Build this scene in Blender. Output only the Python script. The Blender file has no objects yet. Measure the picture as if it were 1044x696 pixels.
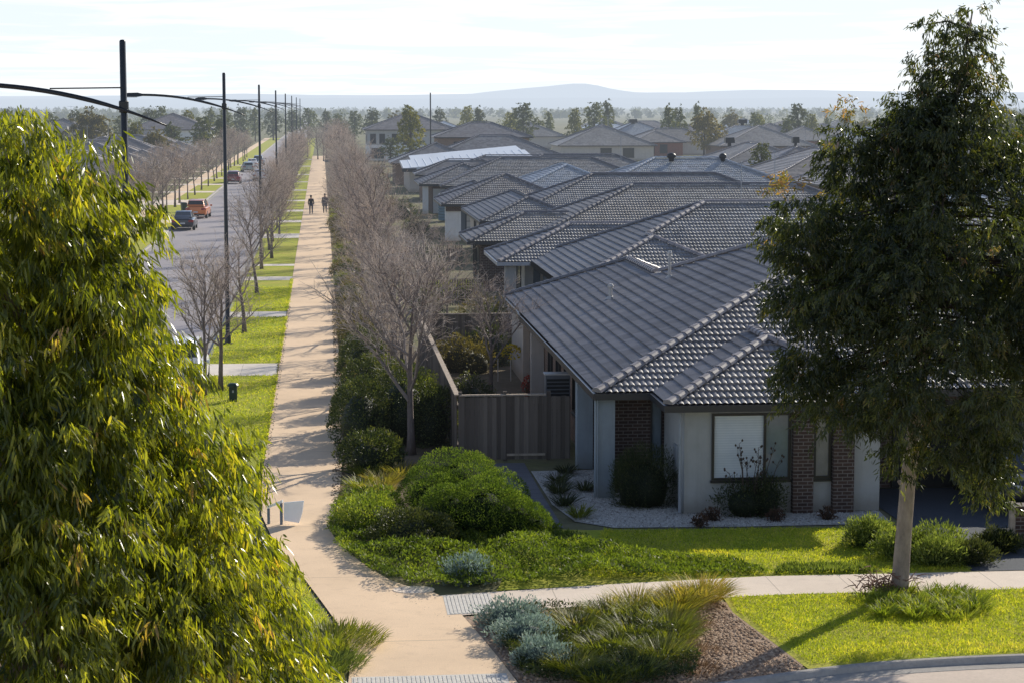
import bpy, bmesh, math, random
import numpy as np
from mathutils import Vector, Matrix, noise as mnoise
R = math.radians
PI = math.pi
random.seed(7)
rng = np.random.default_rng(11)
scene = bpy.context.scene
COL = scene.collection
EAVE = 2.6
TANP = math.tan(R(22.0))

# ------------------------------------------------------------------ sun, sky, camera
SUN_AZ = math.atan2(0.657, 0.754)      # from +Y towards +X
SUN_EL = R(27.0)
world = bpy.data.worlds.new("World")
scene.world = world
world.use_nodes = True
nt = world.node_tree
nt.nodes.clear()
wo = nt.nodes.new('ShaderNodeOutputWorld')
bg = nt.nodes.new('ShaderNodeBackground')
sky = nt.nodes.new('ShaderNodeTexSky')
sky.sky_type = 'NISHITA'
sky.sun_disc = False
sky.sun_elevation = SUN_EL
sky.sun_rotation = SUN_AZ
sky.altitude = 50.0
sky.air_density = 0.65
sky.dust_density = 0.3
sky.ozone_density = 2.2
tc = nt.nodes.new('ShaderNodeTexCoord')
sep = nt.nodes.new('ShaderNodeSeparateXYZ')
nt.links.new(tc.outputs['Generated'], sep.inputs[0])
def wmath(op, a, b=None):
    n = nt.nodes.new('ShaderNodeMath'); n.operation = op
    for i, v in enumerate((a, b)):
        if v is None: continue
        if isinstance(v, (int, float)): n.inputs[i].default_value = v
        else: nt.links.new(v, n.inputs[i])
    return n.outputs[0]
zz = wmath('ADD', wmath('MAXIMUM', sep.outputs['Z'], 0.0), 0.035)
cx = wmath('DIVIDE', sep.outputs['X'], zz)
cy = wmath('DIVIDE', sep.outputs['Y'], zz)
comb = nt.nodes.new('ShaderNodeCombineXYZ')
nt.links.new(wmath('MULTIPLY', cx, 0.55), comb.inputs[0])
nt.links.new(wmath('MULTIPLY', cy, 0.55), comb.inputs[1])
cn = nt.nodes.new('ShaderNodeTexNoise')
cn.inputs['Scale'].default_value = 1.0
cn.inputs['Detail'].default_value = 6.0
cn.inputs['Roughness'].default_value = 0.62
cn.inputs['Distortion'].default_value = 0.6
nt.links.new(comb.outputs[0], cn.inputs['Vector'])
cr = nt.nodes.new('ShaderNodeValToRGB')
cr.color_ramp.elements[0].position = 0.45; cr.color_ramp.elements[0].color = (0, 0, 0, 1)
cr.color_ramp.elements[1].position = 0.62; cr.color_ramp.elements[1].color = (1, 1, 1, 1)
nt.links.new(cn.outputs['Fac'], cr.inputs[0])
cmix = nt.nodes.new('ShaderNodeMixRGB')
cmix.blend_type = 'MIX'
cmix.inputs[2].default_value = (7.6, 7.65, 7.7, 1)
veil = nt.nodes.new('ShaderNodeMixRGB')
veil.inputs[2].default_value = (6.0, 6.5, 6.95, 1)
band = nt.nodes.new('ShaderNodeMapRange'); band.interpolation_type = 'SMOOTHSTEP'
band.inputs['From Min'].default_value = 0.05; band.inputs['From Max'].default_value = 0.24
band.inputs['To Min'].default_value = 0.92; band.inputs['To Max'].default_value = 0.0
nt.links.new(sep.outputs['Z'], band.inputs['Value'])
nt.links.new(band.outputs[0], veil.inputs[0])
nt.links.new(sky.outputs[0], veil.inputs[1])
nt.links.new(veil.outputs[0], cmix.inputs[1])
nt.links.new(wmath('MULTIPLY', cr.outputs[0], wmath('ADD', wmath('MULTIPLY', band.outputs[0], 0.7), 0.2)), cmix.inputs[0])
bg.inputs['Strength'].default_value = 0.15
nt.links.new(cmix.outputs[0], bg.inputs[0])
nt.links.new(bg.outputs[0], wo.inputs[0])

sun_d = bpy.data.lights.new('sun', 'SUN')
sun_d.energy = 5.0
sun_d.angle = R(0.5)
sun_d.color = (1.0, 0.925, 0.79)
sun = bpy.data.objects.new('sun', sun_d)
COL.objects.link(sun)
sv = Vector((math.sin(SUN_AZ) * math.cos(SUN_EL), math.cos(SUN_AZ) * math.cos(SUN_EL), math.sin(SUN_EL)))
sun.rotation_euler = sv.to_track_quat('Z', 'Y').to_euler()
sun.location = sv * 200

cam_d = bpy.data.cameras.new('camera')
cam = bpy.data.objects.new('camera', cam_d)
COL.objects.link(cam)
cam.location = (0, 0, 9.6)
cam.rotation_euler = (R(90 - 6.52), 0, R(-5.271))
cam_d.sensor_width = 36.0
cam_d.lens = 36.0 * 2100 / 1044
cam_d.clip_start = 0.5
cam_d.clip_end = 60000
scene.camera = cam
scene.view_settings.view_transform = 'Standard'
scene.view_settings.look = 'None'
scene.view_settings.exposure = 0
scene.view_settings.gamma = 1
scene.cycles.max_bounces = 6
scene.cycles.transparent_max_bounces = 4
scene.cycles.use_denoising = True

# ------------------------------------------------------------------ materials
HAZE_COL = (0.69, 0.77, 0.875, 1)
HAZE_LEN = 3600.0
def haze_group():  # distance haze painted into every material as an unlit emission mix
    g = bpy.data.node_groups.new('painted_haze', 'ShaderNodeTree')
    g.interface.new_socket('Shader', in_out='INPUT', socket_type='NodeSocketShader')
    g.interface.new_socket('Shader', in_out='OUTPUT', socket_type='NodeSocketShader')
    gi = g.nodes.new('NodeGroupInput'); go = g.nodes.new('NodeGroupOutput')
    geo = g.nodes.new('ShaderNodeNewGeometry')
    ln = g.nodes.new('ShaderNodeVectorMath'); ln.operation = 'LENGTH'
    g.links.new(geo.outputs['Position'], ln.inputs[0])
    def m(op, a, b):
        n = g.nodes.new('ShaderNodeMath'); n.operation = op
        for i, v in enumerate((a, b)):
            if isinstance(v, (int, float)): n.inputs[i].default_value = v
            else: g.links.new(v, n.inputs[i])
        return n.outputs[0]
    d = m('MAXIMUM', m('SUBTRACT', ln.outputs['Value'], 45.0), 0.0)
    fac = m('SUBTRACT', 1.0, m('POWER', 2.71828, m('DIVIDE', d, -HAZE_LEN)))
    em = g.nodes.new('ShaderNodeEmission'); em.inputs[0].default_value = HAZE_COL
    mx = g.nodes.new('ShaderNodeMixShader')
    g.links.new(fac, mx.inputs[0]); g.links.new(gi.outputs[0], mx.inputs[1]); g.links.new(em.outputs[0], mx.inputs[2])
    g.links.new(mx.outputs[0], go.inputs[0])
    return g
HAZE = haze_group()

class NB:
    """small helper round a material's node tree"""
    def __init__(s, name):
        s.m = bpy.data.materials.new(name); s.m.use_nodes = True
        s.t = s.m.node_tree; s.t.nodes.clear()
        s.out = s.t.nodes.new('ShaderNodeOutputMaterial')
    def n(s, typ, **kw):
        x = s.t.nodes.new(typ)
        for k, v in kw.items(): setattr(x, k, v)
        return x
    def link(s, a, b): s.t.links.new(a, b)
    def math(s, op, a, b=None, c=None):
        n = s.n('ShaderNodeMath', operation=op)
        for i, v in enumerate((a, b, c)):
            if v is None: continue
            if isinstance(v, (int, float)): n.inputs[i].default_value = v
            else: s.link(v, n.inputs[i])
        return n.outputs[0]
    def mix(s, fac, a, b, blend='MIX'):
        n = s.n('ShaderNodeMixRGB', blend_type=blend)
        for i, v in enumerate((fac, a, b)):
            if isinstance(v, (int, float)): n.inputs[i].default_value = v
            elif isinstance(v, tuple): n.inputs[i].default_value = (v[0], v[1], v[2], 1)
            else: s.link(v, n.inputs[i])
        return n.outputs[0]
    def noise(s, scale, detail=4, rough=0.6, vec=None, dist=0.0):
        n = s.n('ShaderNodeTexNoise')
        n.inputs['Scale'].default_value = scale; n.inputs['Detail'].default_value = detail
        n.inputs['Roughness'].default_value = rough; n.inputs['Distortion'].default_value = dist
        s.link(vec if vec is not None else s.pos(), n.inputs['Vector'])
        return n.outputs['Fac']
    def pos(s):
        if not hasattr(s, '_pos'): s._pos = s.n('ShaderNodeNewGeometry').outputs['Position']
        return s._pos
    def objc(s):
        if not hasattr(s, '_oc'): s._oc = s.n('ShaderNodeTexCoord').outputs['Object']
        return s._oc
    def ramp(s, fac, stops):
        r = s.n('ShaderNodeValToRGB'); cr_ = r.color_ramp
        while len(cr_.elements) < len(stops): cr_.elements.new(0.5)
        for e, (p, c) in zip(cr_.elements, stops):
            e.position = p; e.color = (c[0], c[1], c[2], 1)
        if fac is not None: s.link(fac, r.inputs[0])
        return r.outputs[0]
    def bump(s, h, strength=0.3, dist=0.02):
        b = s.n('ShaderNodeBump'); b.inputs['Strength'].default_value = strength; b.inputs['Distance'].default_value = dist
        s.link(h, b.inputs['Height']); return b.outputs[0]
    def bsdf(s, color, rough=0.7, spec=0.3, metal=0.0, normal=None):
        p = s.n('ShaderNodeBsdfPrincipled')
        if isinstance(color, tuple): p.inputs['Base Color'].default_value = (color[0], color[1], color[2], 1)
        else: s.link(color, p.inputs['Base Color'])
        if isinstance(rough, (int, float)): p.inputs['Roughness'].default_value = rough
        else: s.link(rough, p.inputs['Roughness'])
        p.inputs['Specular IOR Level'].default_value = spec
        p.inputs['Metallic'].default_value = metal
        if normal is not None: s.link(normal, p.inputs['Normal'])
        return p.outputs[0]
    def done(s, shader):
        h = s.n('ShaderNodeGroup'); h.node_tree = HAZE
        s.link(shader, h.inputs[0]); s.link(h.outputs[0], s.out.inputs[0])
        return s.m

def scl(c, k): return tuple(min(1.0, x * k) for x in c)
def plain(name, c, rough=0.6, var=0.12, scale=4.0, spec=0.3, metal=0.0, bump=0.0, bscale=60.0):
    b = NB(name)
    f = b.noise(scale, 5, 0.65, b.objc())
    f = b.ramp(f, [(0.3, (0, 0, 0)), (0.7, (1, 1, 1))])
    col = b.mix(f, scl(c, 1 - var), scl(c, 1 + var))
    nrm = b.bump(b.noise(bscale, 3, 0.6, b.objc()), bump, 0.01) if bump else None
    return b.done(b.bsdf(col, rough, spec, metal, nrm))

def leafmat(name, stops, rough=0.45, spec=0.35, trans=0.4, tcol=None, objvar=0.25):
    """attribute v drives colour; translucent so that sun behind lights it"""
    b = NB(name)
    a = b.n('ShaderNodeAttribute', attribute_name='v').outputs['Fac']
    col = b.ramp(a, stops)
    oi = b.n('ShaderNodeObjectInfo').outputs['Random']
    col = b.mix(1.0, col, b.ramp(oi, [(0, (1 - objvar, 1 - objvar, 1 - objvar)), (1, (1 + objvar * .4, 1 + objvar * .3, 1))]), 'MULTIPLY')
    p = b.bsdf(col, rough, spec)
    if trans:
        t = b.n('ShaderNodeBsdfTranslucent')
        b.link(b.mix(1.0, col, tcol or (2.0, 1.9, 0.6), 'MULTIPLY'), t.inputs[0])
        mx = b.n('ShaderNodeMixShader'); mx.inputs[0].default_value = trans
        b.link(p, mx.inputs[1]); b.link(t.outputs[0], mx.inputs[2])
        p = mx.outputs[0]
    return b.done(p)

def wallmat(name, c, rough=.85, var=.06, scale=2.5, spec=.2, metal=0, bump=.15):
    """painted render with faint panel joints, dirt near the ground and streaks"""
    b = NB(name)
    sp = b.n('ShaderNodeSeparateXYZ'); b.link(b.pos(), sp.inputs[0])
    f = b.ramp(b.noise(scale, 5, .65), [(.3, (0, 0, 0)), (.7, (1, 1, 1))])
    col = b.mix(f, scl(c, 1 - var), scl(c, 1 + var))
    cb = b.n('ShaderNodeCombineXYZ'); b.link(b.math('MULTIPLY', b.math('ADD', sp.outputs[0], sp.outputs[1]), 5.0), cb.inputs[0]); b.link(b.math('MULTIPLY', sp.outputs[2], .5), cb.inputs[2])
    st = b.ramp(b.noise(1.0, 5, .7, cb.outputs[0]), [(.5, (0, 0, 0)), (.75, (.45, .45, .45))])
    col = b.mix(st, col, scl((c[0] * .9, c[1] * .86, c[2] * .8), .8))
    lo = b.math('SUBTRACT', 1.0, b.math('MULTIPLY', b.math('ADD', sp.outputs[2], b.math('MULTIPLY', b.noise(6, 4), -.25)), 3.0))
    lo = b.math('MAXIMUM', b.math('MINIMUM', lo, 1.0), 0.0)
    col = b.mix(b.math('MULTIPLY', lo, .6), col, scl((c[0] * .85, c[1] * .75, c[2] * .62), .75))
    return b.done(b.bsdf(col, rough, spec, 0, b.bump(b.noise(60, 3, .6), bump, .01)))
def brickmat(name, c1, c2, mortar):
    b = NB(name)
    sp = b.n('ShaderNodeSeparateXYZ'); b.link(b.pos(), sp.inputs[0])
    cb = b.n('ShaderNodeCombineXYZ')
    b.link(b.math('ADD', sp.outputs[0], sp.outputs[1]), cb.inputs[0]); b.link(sp.outputs[2], cb.inputs[1])
    t = b.n('ShaderNodeTexBrick')
    b.link(cb.outputs[0], t.inputs['Vector'])
    t.inputs['Color1'].default_value = (*c1, 1); t.inputs['Color2'].default_value = (*c2, 1); t.inputs['Mortar'].default_value = (*mortar, 1)
    t.inputs['Scale'].default_value = 1.0; t.inputs['Brick Width'].default_value = 0.24; t.inputs['Row Height'].default_value = 0.086
    t.inputs['Mortar Size'].default_value = 0.011; t.inputs['Bias'].default_value = -0.2
    col = b.mix(b.noise(9, 4), t.outputs['Color'], b.mix(1, t.outputs['Color'], (0.6, 0.55, 0.55), 'MULTIPLY'))
    return b.done(b.bsdf(col, 0.85, 0.2, 0, b.bump(b.math('SUBTRACT', 1.0, t.outputs['Fac']), 0.5, 0.008)))

def roofmat(name, c, rough=0.50, spec=0.38):
    b = NB(name)
    uv = b.n('ShaderNodeUVMap').outputs[0]
    fl = b.n('ShaderNodeVectorMath', operation='FLOOR')
    sc_ = b.n('ShaderNodeVectorMath', operation='DIVIDE'); sc_.inputs[1].default_value = (0.30, 0.32, 1)
    b.link(uv, sc_.inputs[0]); b.link(sc_.outputs[0], fl.inputs[0])
    wn = b.n('ShaderNodeTexWhiteNoise', noise_dimensions='2D'); b.link(fl.outputs[0], wn.inputs['Vector'])
    col = b.mix(wn.outputs['Value'], scl(c, 0.72), scl(c, 1.28))
    st = b.noise(1.3, 6, 0.7)
    col = b.mix(b.ramp(st, [(0.35, (0, 0, 0)), (0.75, (.55, .55, .55))]), col, scl((c[0] * 1.25, c[1] * 1.2, c[2] * 1.1), 1.25))
    col = b.mix(b.ramp(b.noise(0.35, 4, 0.6), [(0.4, (0, 0, 0)), (0.7, (.5, .5, .5))]), col, scl((c[0] * 1.05, c[1] * .98, c[2] * .9), .7))
    col = b.mix(b.ramp(b.noise(7.5, 4, 0.75), [(0.66, (0, 0, 0)), (0.76, (.5, .5, .5))]), col, (.27, .26, .21))
    oi = b.n('ShaderNodeObjectInfo').outputs['Random']
    col = b.mix(1.0, col, b.ramp(oi, [(0, (.88, .86, .84)), (.5, (1, 1, 1)), (1, (1.0, .95, .92))]), 'MULTIPLY')
    rg = b.math('ADD', rough - 0.06, b.math('MULTIPLY', b.noise(14, 3), 0.14))
    return b.done(b.bsdf(col, rg, spec, 0, b.bump(b.noise(90, 2), 0.12, 0.004)))

MAT = {}
MAT['roof_slate'] = roofmat('slate grey roof tile', (0.245, 0.247, 0.26))
MAT['roof_brown'] = roofmat('brown grey roof tile', (0.305, 0.29, 0.28))
MAT['roof_grey'] = roofmat('mid grey roof tile', (0.28, 0.265, 0.27))
MAT['roof_pale'] = roofmat('pale blue grey roof tile', (0.34, 0.38, 0.43), 0.36, 0.6)
MAT['roof_white'] = plain('white metal roof', (0.66, 0.68, 0.70), 0.35, 0.06, 2, 0.5)
MAT['cap'] = plain('ridge capping', (0.30, 0.27, 0.265), 0.5, 0.3, 5, 0.4)
MAT['cap_dark'] = plain('dark ridge capping', (0.15, 0.145, 0.155), 0.5, 0.3, 5, 0.4)
MAT['gutter'] = plain('charcoal gutter', (0.035, 0.037, 0.042), 0.35, 0.1, 3, 0.5)
MAT['gutter_pale'] = plain('pale gutter', (0.42, 0.43, 0.45), 0.4, 0.1, 3, 0.5)
MAT['render_grey'] = wallmat('grey render', (0.43, 0.43, 0.415), 0.85, 0.06, 2.5, 0.2, 0, 0.15)
MAT['render_blue'] = wallmat('blue grey render', (0.32, 0.36, 0.385), 0.85, 0.07, 2.5, 0.2, 0, 0.15)
MAT['render_dark'] = plain('dark blue grey render', (0.10, 0.13, 0.165), 0.85, 0.07, 2.5, 0.2)
MAT['render_white'] = wallmat('off white render', (0.74, 0.74, 0.72), 0.85, 0.06, 2.5, 0.2)
MAT['render_beige'] = wallmat('beige render', (0.52, 0.47, 0.41), 0.85, 0.06, 2.5, 0.2)
MAT['brick_dark'] = brickmat('dark brown brick', (0.115, 0.075, 0.060), (0.068, 0.048, 0.042), (0.25, 0.22, 0.195))
MAT['brick_tan'] = brickmat('tan brick', (0.30, 0.20, 0.14), (0.24, 0.165, 0.12), (0.34, 0.29, 0.25))
MAT['brick_red'] = brickmat('red brick', (0.30, 0.10, 0.06), (0.22, 0.08, 0.055), (0.32, 0.25, 0.21))
MAT['frame_dark'] = plain('black window frame', (0.018, 0.018, 0.02), 0.35, 0.1, 3, 0.5)
MAT['frame_white'] = plain('white frame', (0.7, 0.7, 0.7), 0.4, 0.05)
MAT['blind'] = None
b = NB('pale slatted blind behind glass')
sp = b.n('ShaderNodeSeparateXYZ'); b.link(b.pos(), sp.inputs[0])
w = b.math('PINGPONG', b.math('MULTIPLY', sp.outputs[2], 1.0), 0.03)
c_ = b.mix(b.math('MULTIPLY', w, 33.0), (0.64, 0.70, 0.74), (0.84, 0.88, 0.90))
c_ = b.mix(b.noise(1.2, 3), c_, (0.42, 0.48, 0.52))
MAT['blind'] = b.done(b.bsdf(c_, 0.25, 0.5))
MAT['curtain'] = plain('grey curtain behind glass', (0.26, 0.25, 0.24), 0.2, 0.25, 1.5, 0.6)
MAT['glass'] = plain('dark window glass', (0.025, 0.03, 0.036), 0.06, 0.2, 1, 0.7)
MAT['glass_pale'] = plain('pale window glass', (0.16, 0.20, 0.23), 0.08, 0.3, 0.7, 0.7)
MAT['garage'] = plain('garage door', (0.36, 0.34, 0.31), 0.55, 0.05)
MAT['garage_white'] = plain('white garage door', (0.60, 0.61, 0.60), 0.55, 0.05)
MAT['plastic_black'] = plain('black plastic', (0.012, 0.013, 0.015), 0.4, 0.2, 4, 0.4)
MAT['metal_grey'] = plain('grey painted metal', (0.33, 0.35, 0.37), 0.45, 0.1)
MAT['pipe_pale'] = plain('pale vent pipe', (0.5, 0.48, 0.45), 0.5, 0.1)
MAT['pole'] = plain('black lamp post paint', (0.012, 0.014, 0.018), 0.35, 0.2, 2, 0.5)
MAT['lamp_glass'] = plain('lamp diffuser', (0.55, 0.57, 0.58), 0.2, 0.05)

def fence_mat():
    b = NB('weathered grey fence timber')
    sp = b.n('ShaderNodeSeparateXYZ'); b.link(b.pos(), sp.inputs[0])
    u = b.math('ADD', sp.outputs[0], sp.outputs[1])
    wn = b.n('ShaderNodeTexWhiteNoise', noise_dimensions='1D')
    b.link(b.math('FLOOR', b.math('DIVIDE', u, 0.125)), wn.inputs['W'])
    cb = b.n('ShaderNodeCombineXYZ'); b.link(b.math('MULTIPLY', u, 30.0), cb.inputs[0]); b.link(b.math('MULTIPLY', sp.outputs[2], 1.5), cb.inputs[2])
    g = b.noise(1.0, 5, 0.7, cb.outputs[0])
    col = b.ramp(wn.outputs['Value'], [(0, (0.13, 0.106, 0.088)), (0.5, (0.20, 0.165, 0.138)), (1, (0.30, 0.25, 0.205))])
    col = b.mix(g, b.mix(1, col, (0.55, 0.55, 0.55), 'MULTIPLY'), col)
    return b.done(b.bsdf(col, 0.85, 0.15))
MAT['fence'] = fence_mat()
MAT['timber_pale'] = plain('pale timber', (0.42, 0.34, 0.26), 0.8, 0.25, 6)  # pale tone puts the sunlit look of the fence tops into the colour

def bark(name, c, scale=(14, 14, 3), var=0.45):
    b = NB(name)
    mp = b.n('ShaderNodeMapping'); mp.inputs['Scale'].default_value = scale; b.link(b.objc(), mp.inputs[0])
    f = b.ramp(b.noise(1.0, 6, 0.7, mp.outputs[0]), [(0.3, (0, 0, 0)), (0.7, (1, 1, 1))])
    return b.done(b.bsdf(b.mix(f, scl(c, 1 - var), scl(c, 1 + var * .7)), 0.85, 0.15, 0, b.bump(f, 0.4, 0.02)))
MAT['bark_gum'] = bark('smooth grey brown gum bark', (0.36, 0.29, 0.235), (5, 5, 2.2), 0.4)
MAT['bark_bare'] = bark('grey brown bark', (0.185, 0.15, 0.135))
MAT['bark_dark'] = bark('dark bark', (0.08, 0.06, 0.05))
MAT['twig'] = bark('pale brown twigs', (0.62, 0.51, 0.42), (3, 3, 3), 0.3)
MAT['twig_rust'] = bark('reddish brown twigs', (0.64, 0.50, 0.40), (3, 3, 3), 0.3)
MAT['dry_brush'] = bark('dry brown prunings', (0.26, 0.145, 0.11), (6, 6, 6), 0.4)

MAT['leaf_left'] = leafmat('glossy eucalypt leaves', [(0, (0.035, 0.055, 0.016)), (0.5, (0.145, 0.17, 0.03)), (0.8, (0.33, 0.34, 0.055)), (0.95, (0.38, 0.34, 0.08)), (1, (0.36, 0.24, 0.12))], 0.32, 0.6, 0.50, (2.5, 2.35, 0.38), 0.0)
MAT['leaf_right'] = leafmat('dark eucalypt leaves', [(0, (0.022, 0.032, 0.019)), (0.55, (0.052, 0.068, 0.034)), (0.85, (0.12, 0.135, 0.05)), (0.97, (0.18, 0.14, 0.075)), (1, (0.30, 0.17, 0.125))], 0.34, 0.5, 0.46, (2.2, 2.1, 0.45), 0.0)
MAT['leaf_gum'] = leafmat('olive gum foliage', [(0, (0.04, 0.055, 0.025)), (0.6, (0.11, 0.13, 0.05)), (1, (0.22, 0.21, 0.07))], 0.6, 0.2, 0.25, None, 0.35)
MAT['leaf_yellow'] = leafmat('yellow green foliage', [(0, (0.06, 0.075, 0.022)), (0.6, (0.20, 0.20, 0.045)), (1, (0.36, 0.31, 0.07))], 0.6, 0.2, 0.3, None, 0.3)
MAT['leaf_brown'] = leafmat('brownish olive foliage', [(0, (0.07, 0.065, 0.03)), (0.6, (0.19, 0.165, 0.07)), (1, (0.30, 0.24, 0.11))], 0.6, 0.2, 0.25, None, 0.3)
MAT['leaf_hedge'] = leafmat('fine bright hedge leaves', [(0, (0.022, 0.038, 0.013)), (0.55, (0.10, 0.145, 0.038)), (1, (0.22, 0.25, 0.07))], 0.75, 0.12, 0.4, (1.8, 2.0, 0.5), 0.1)
MAT['leaf_mid'] = leafmat('mid green hedge leaves', [(0, (0.02, 0.034, 0.014)), (0.6, (0.062, 0.085, 0.03)), (1, (0.16, 0.17, 0.06))], 0.5, 0.3, 0.3, None, 0.15)
MAT['leaf_dark'] = leafmat('dark shrub leaves', [(0, (0.022, 0.032, 0.015)), (0.6, (0.055, 0.072, 0.032)), (1, (0.13, 0.14, 0.06))], 0.5, 0.3, 0.3, None, 0.15)
MAT['leaf_blue'] = leafmat('blue grey saltbush leaves', [(0, (0.10, 0.135, 0.13)), (0.6, (0.26, 0.32, 0.30)), (1, (0.42, 0.47, 0.44))], 0.6, 0.2, 0.3, (1.3, 1.5, 1.2), 0.1)
MAT['leaf_cover'] = leafmat('low green groundcover leaves', [(0, (0.045, 0.07, 0.02)), (0.6, (0.19, 0.23, 0.05)), (1, (0.38, 0.36, 0.09))], 0.55, 0.25, 0.4, (1.9, 2.1, 0.5), 0.1)
MAT['leaf_strap'] = leafmat('green strap leaves', [(0, (0.07, 0.085, 0.022)), (0.6, (0.22, 0.24, 0.045)), (1, (0.42, 0.36, 0.11))], 0.5, 0.3, 0.4, (1.8, 1.9, 0.5), 0.1)
MAT['leaf_gold'] = leafmat('golden tussock blades', [(0, (0.09, 0.10, 0.025)), (0.5, (0.30, 0.28, 0.055)), (1, (0.58, 0.42, 0.17))], 0.55, 0.25, 0.45, (1.7, 1.7, 0.5), 0.1)
MAT['leaf_dry'] = leafmat('dry straw blades', [(0, (0.12, 0.08, 0.05)), (0.6, (0.28, 0.19, 0.12)), (1, (0.45, 0.32, 0.21))], 0.7, 0.15, 0.3, (1.4, 1.2, 0.8), 0.1)
MAT['leaf_weed'] = leafmat('grey green weeds', [(0, (0.06, 0.085, 0.03)), (0.6, (0.20, 0.24, 0.07)), (1, (0.38, 0.40, 0.16))], 0.6, 0.2, 0.4, (1.7, 1.8, 0.6), 0.1)
MAT['leaf_red'] = leafmat('reddish brown leaves', [(0, (0.05, 0.035, 0.025)), (0.6, (0.11, 0.07, 0.05)), (1, (0.2, 0.12, 0.085))], 0.6, 0.2, 0.3, (1.4, 1.0, 0.8), 0.1)
MAT['grass'] = leafmat('lawn blades', [(0, (0.14, 0.19, 0.03)), (0.6, (0.37, 0.42, 0.05)), (1, (0.62, 0.55, 0.15))], 0.55, 0.25, 0.5, (1.8, 1.75, 0.45), 0.0)

def groundmat(name, c1, c2, c3=None, s1=0.5, s2=6.0, rough=0.95, bump=0.4, bs=30, spec=0.1):
    b = NB(name)
    f1 = b.ramp(b.noise(s1, 6, 0.65), [(0.35, (0, 0, 0)), (0.65, (1, 1, 1))])
    f2 = b.ramp(b.noise(s2, 6, 0.7), [(0.35, (0, 0, 0)), (0.68, (1, 1, 1))])
    col = b.mix(f1, c1, c2)
    col = b.mix(b.math('MULTIPLY', f2, 0.6), col, c3 or scl(c1, 0.6))
    nr = b.bump(b.noise(bs, 4, 0.7), bump, 0.03) if bump else None
    return b.done(b.bsdf(col, rough, spec, 0, nr))
MAT['ground'] = groundmat('olive plain', (0.17, 0.17, 0.09), (0.27, 0.24, 0.13), (0.11, 0.125, 0.07), 0.006, 0.05)
MAT['soil'] = groundmat('garden soil', (0.17, 0.13, 0.095), (0.24, 0.18, 0.13), (0.10, 0.10, 0.05), 0.3, 4)
MAT['yard'] = groundmat('yard ground', (0.22, 0.19, 0.14), (0.25, 0.25, 0.10), (0.12, 0.12, 0.07), 0.15, 3)
MAT['lawn'] = groundmat('lawn', (0.42, 0.47, 0.05), (0.58, 0.50, 0.10), (0.17, 0.22, 0.03), 0.6, 9, 0.95, 0.5, 40)
MAT['mulch'] = groundmat('dry mulch', (0.46, 0.34, 0.25), (0.58, 0.43, 0.32), (0.22, 0.15, 0.11), 1.5, 22, 0.95, 0.9, 45)
MAT['gravel'] = groundmat('white gravel', (0.66, 0.63, 0.58), (0.76, 0.73, 0.67), (0.32, 0.30, 0.27), 2.0, 28, 0.9, 1.0, 60)
MAT['asphalt'] = groundmat('grey asphalt', (0.36, 0.325, 0.33), (0.42, 0.38, 0.38), (0.29, 0.265, 0.27), 0.08, 3, 0.8, 0.2, 50, 0.3)
MAT['road_near'] = groundmat('pale cross street', (0.66, 0.54, 0.44), (0.74, 0.61, 0.50), (0.56, 0.46, 0.37), 0.6, 14, 0.85, 0.3, 50, 0.2)
MAT['driveway'] = groundmat('charcoal driveway', (0.075, 0.085, 0.10), (0.09, 0.10, 0.115), (0.06, 0.065, 0.075), 0.5, 14, 0.8, 0.2, 60, 0.2)
MAT['kerb'] = groundmat('concrete kerb', (0.40, 0.375, 0.34), (0.48, 0.45, 0.41), (0.28, 0.26, 0.24), 1.2, 10, 0.85, 0.3, 40)
MAT['hill'] = plain('distant hills', (0.045, 0.06, 0.075), 1.0, 0.5, 0.0009, 0.0)

def pathmat(name, c, joint, along, width=0.018, stain=0.25):
    """aggregate concrete with a fine joint every `joint` metres along world X or Y"""
    b = NB(name)
    sp = b.n('ShaderNodeSeparateXYZ'); b.link(b.pos(), sp.inputs[0])
    f = b.ramp(b.noise(0.35, 6, 0.65), [(0.3, (0, 0, 0)), (0.7, (1, 1, 1))])
    col = b.mix(f, scl(c, 1 - stain * .5), scl(c, 1.08))
    col = b.mix(b.ramp(b.noise(38, 3, 0.7), [(0.3, (.5, .5, .5)), (0.6, (0, 0, 0))]), col, scl(c, 0.62))
    col = b.mix(b.ramp(b.noise(2.6, 5, 0.75), [(0.52, (0, 0, 0)), (0.8, (.5, .5, .5))]), col, scl((c[0] * .75, c[1] * .72, c[2] * .7), 0.8))
    if joint:
        a = sp.outputs['XYZ'.index(along)]
        m = b.math('MULTIPLY', b.math('LESS_THAN', b.math('FRACT', b.math('DIVIDE', a, joint)), width / joint), .6)
        col = b.mix(m, col, scl(c, 0.35))
    return b.done(b.bsdf(col, 0.85, 0.2, 0, b.bump(b.noise(70, 3, 0.7), 0.3, 0.01)))
MAT['path'] = pathmat('tan aggregate path', (0.92, 0.68, 0.45), 5.2, 'Y', 0.03)
MAT['footpath'] = pathmat('concrete footpath', (0.88, 0.74, 0.60), 1.5, 'X', 0.02)
MAT['crosspath'] = pathmat('pale concrete strip', (0.84, 0.75, 0.64), 1.5, 'X', 0.02)
MAT['paver'] = pathmat('grey stone pavers', (0.20, 0.20, 0.215), 0.6, 'Y', 0.03)
MAT['tactile'] = plain('pale tactile paving', (0.66, 0.62, 0.55), 0.7, 0.15, 8)

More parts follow.
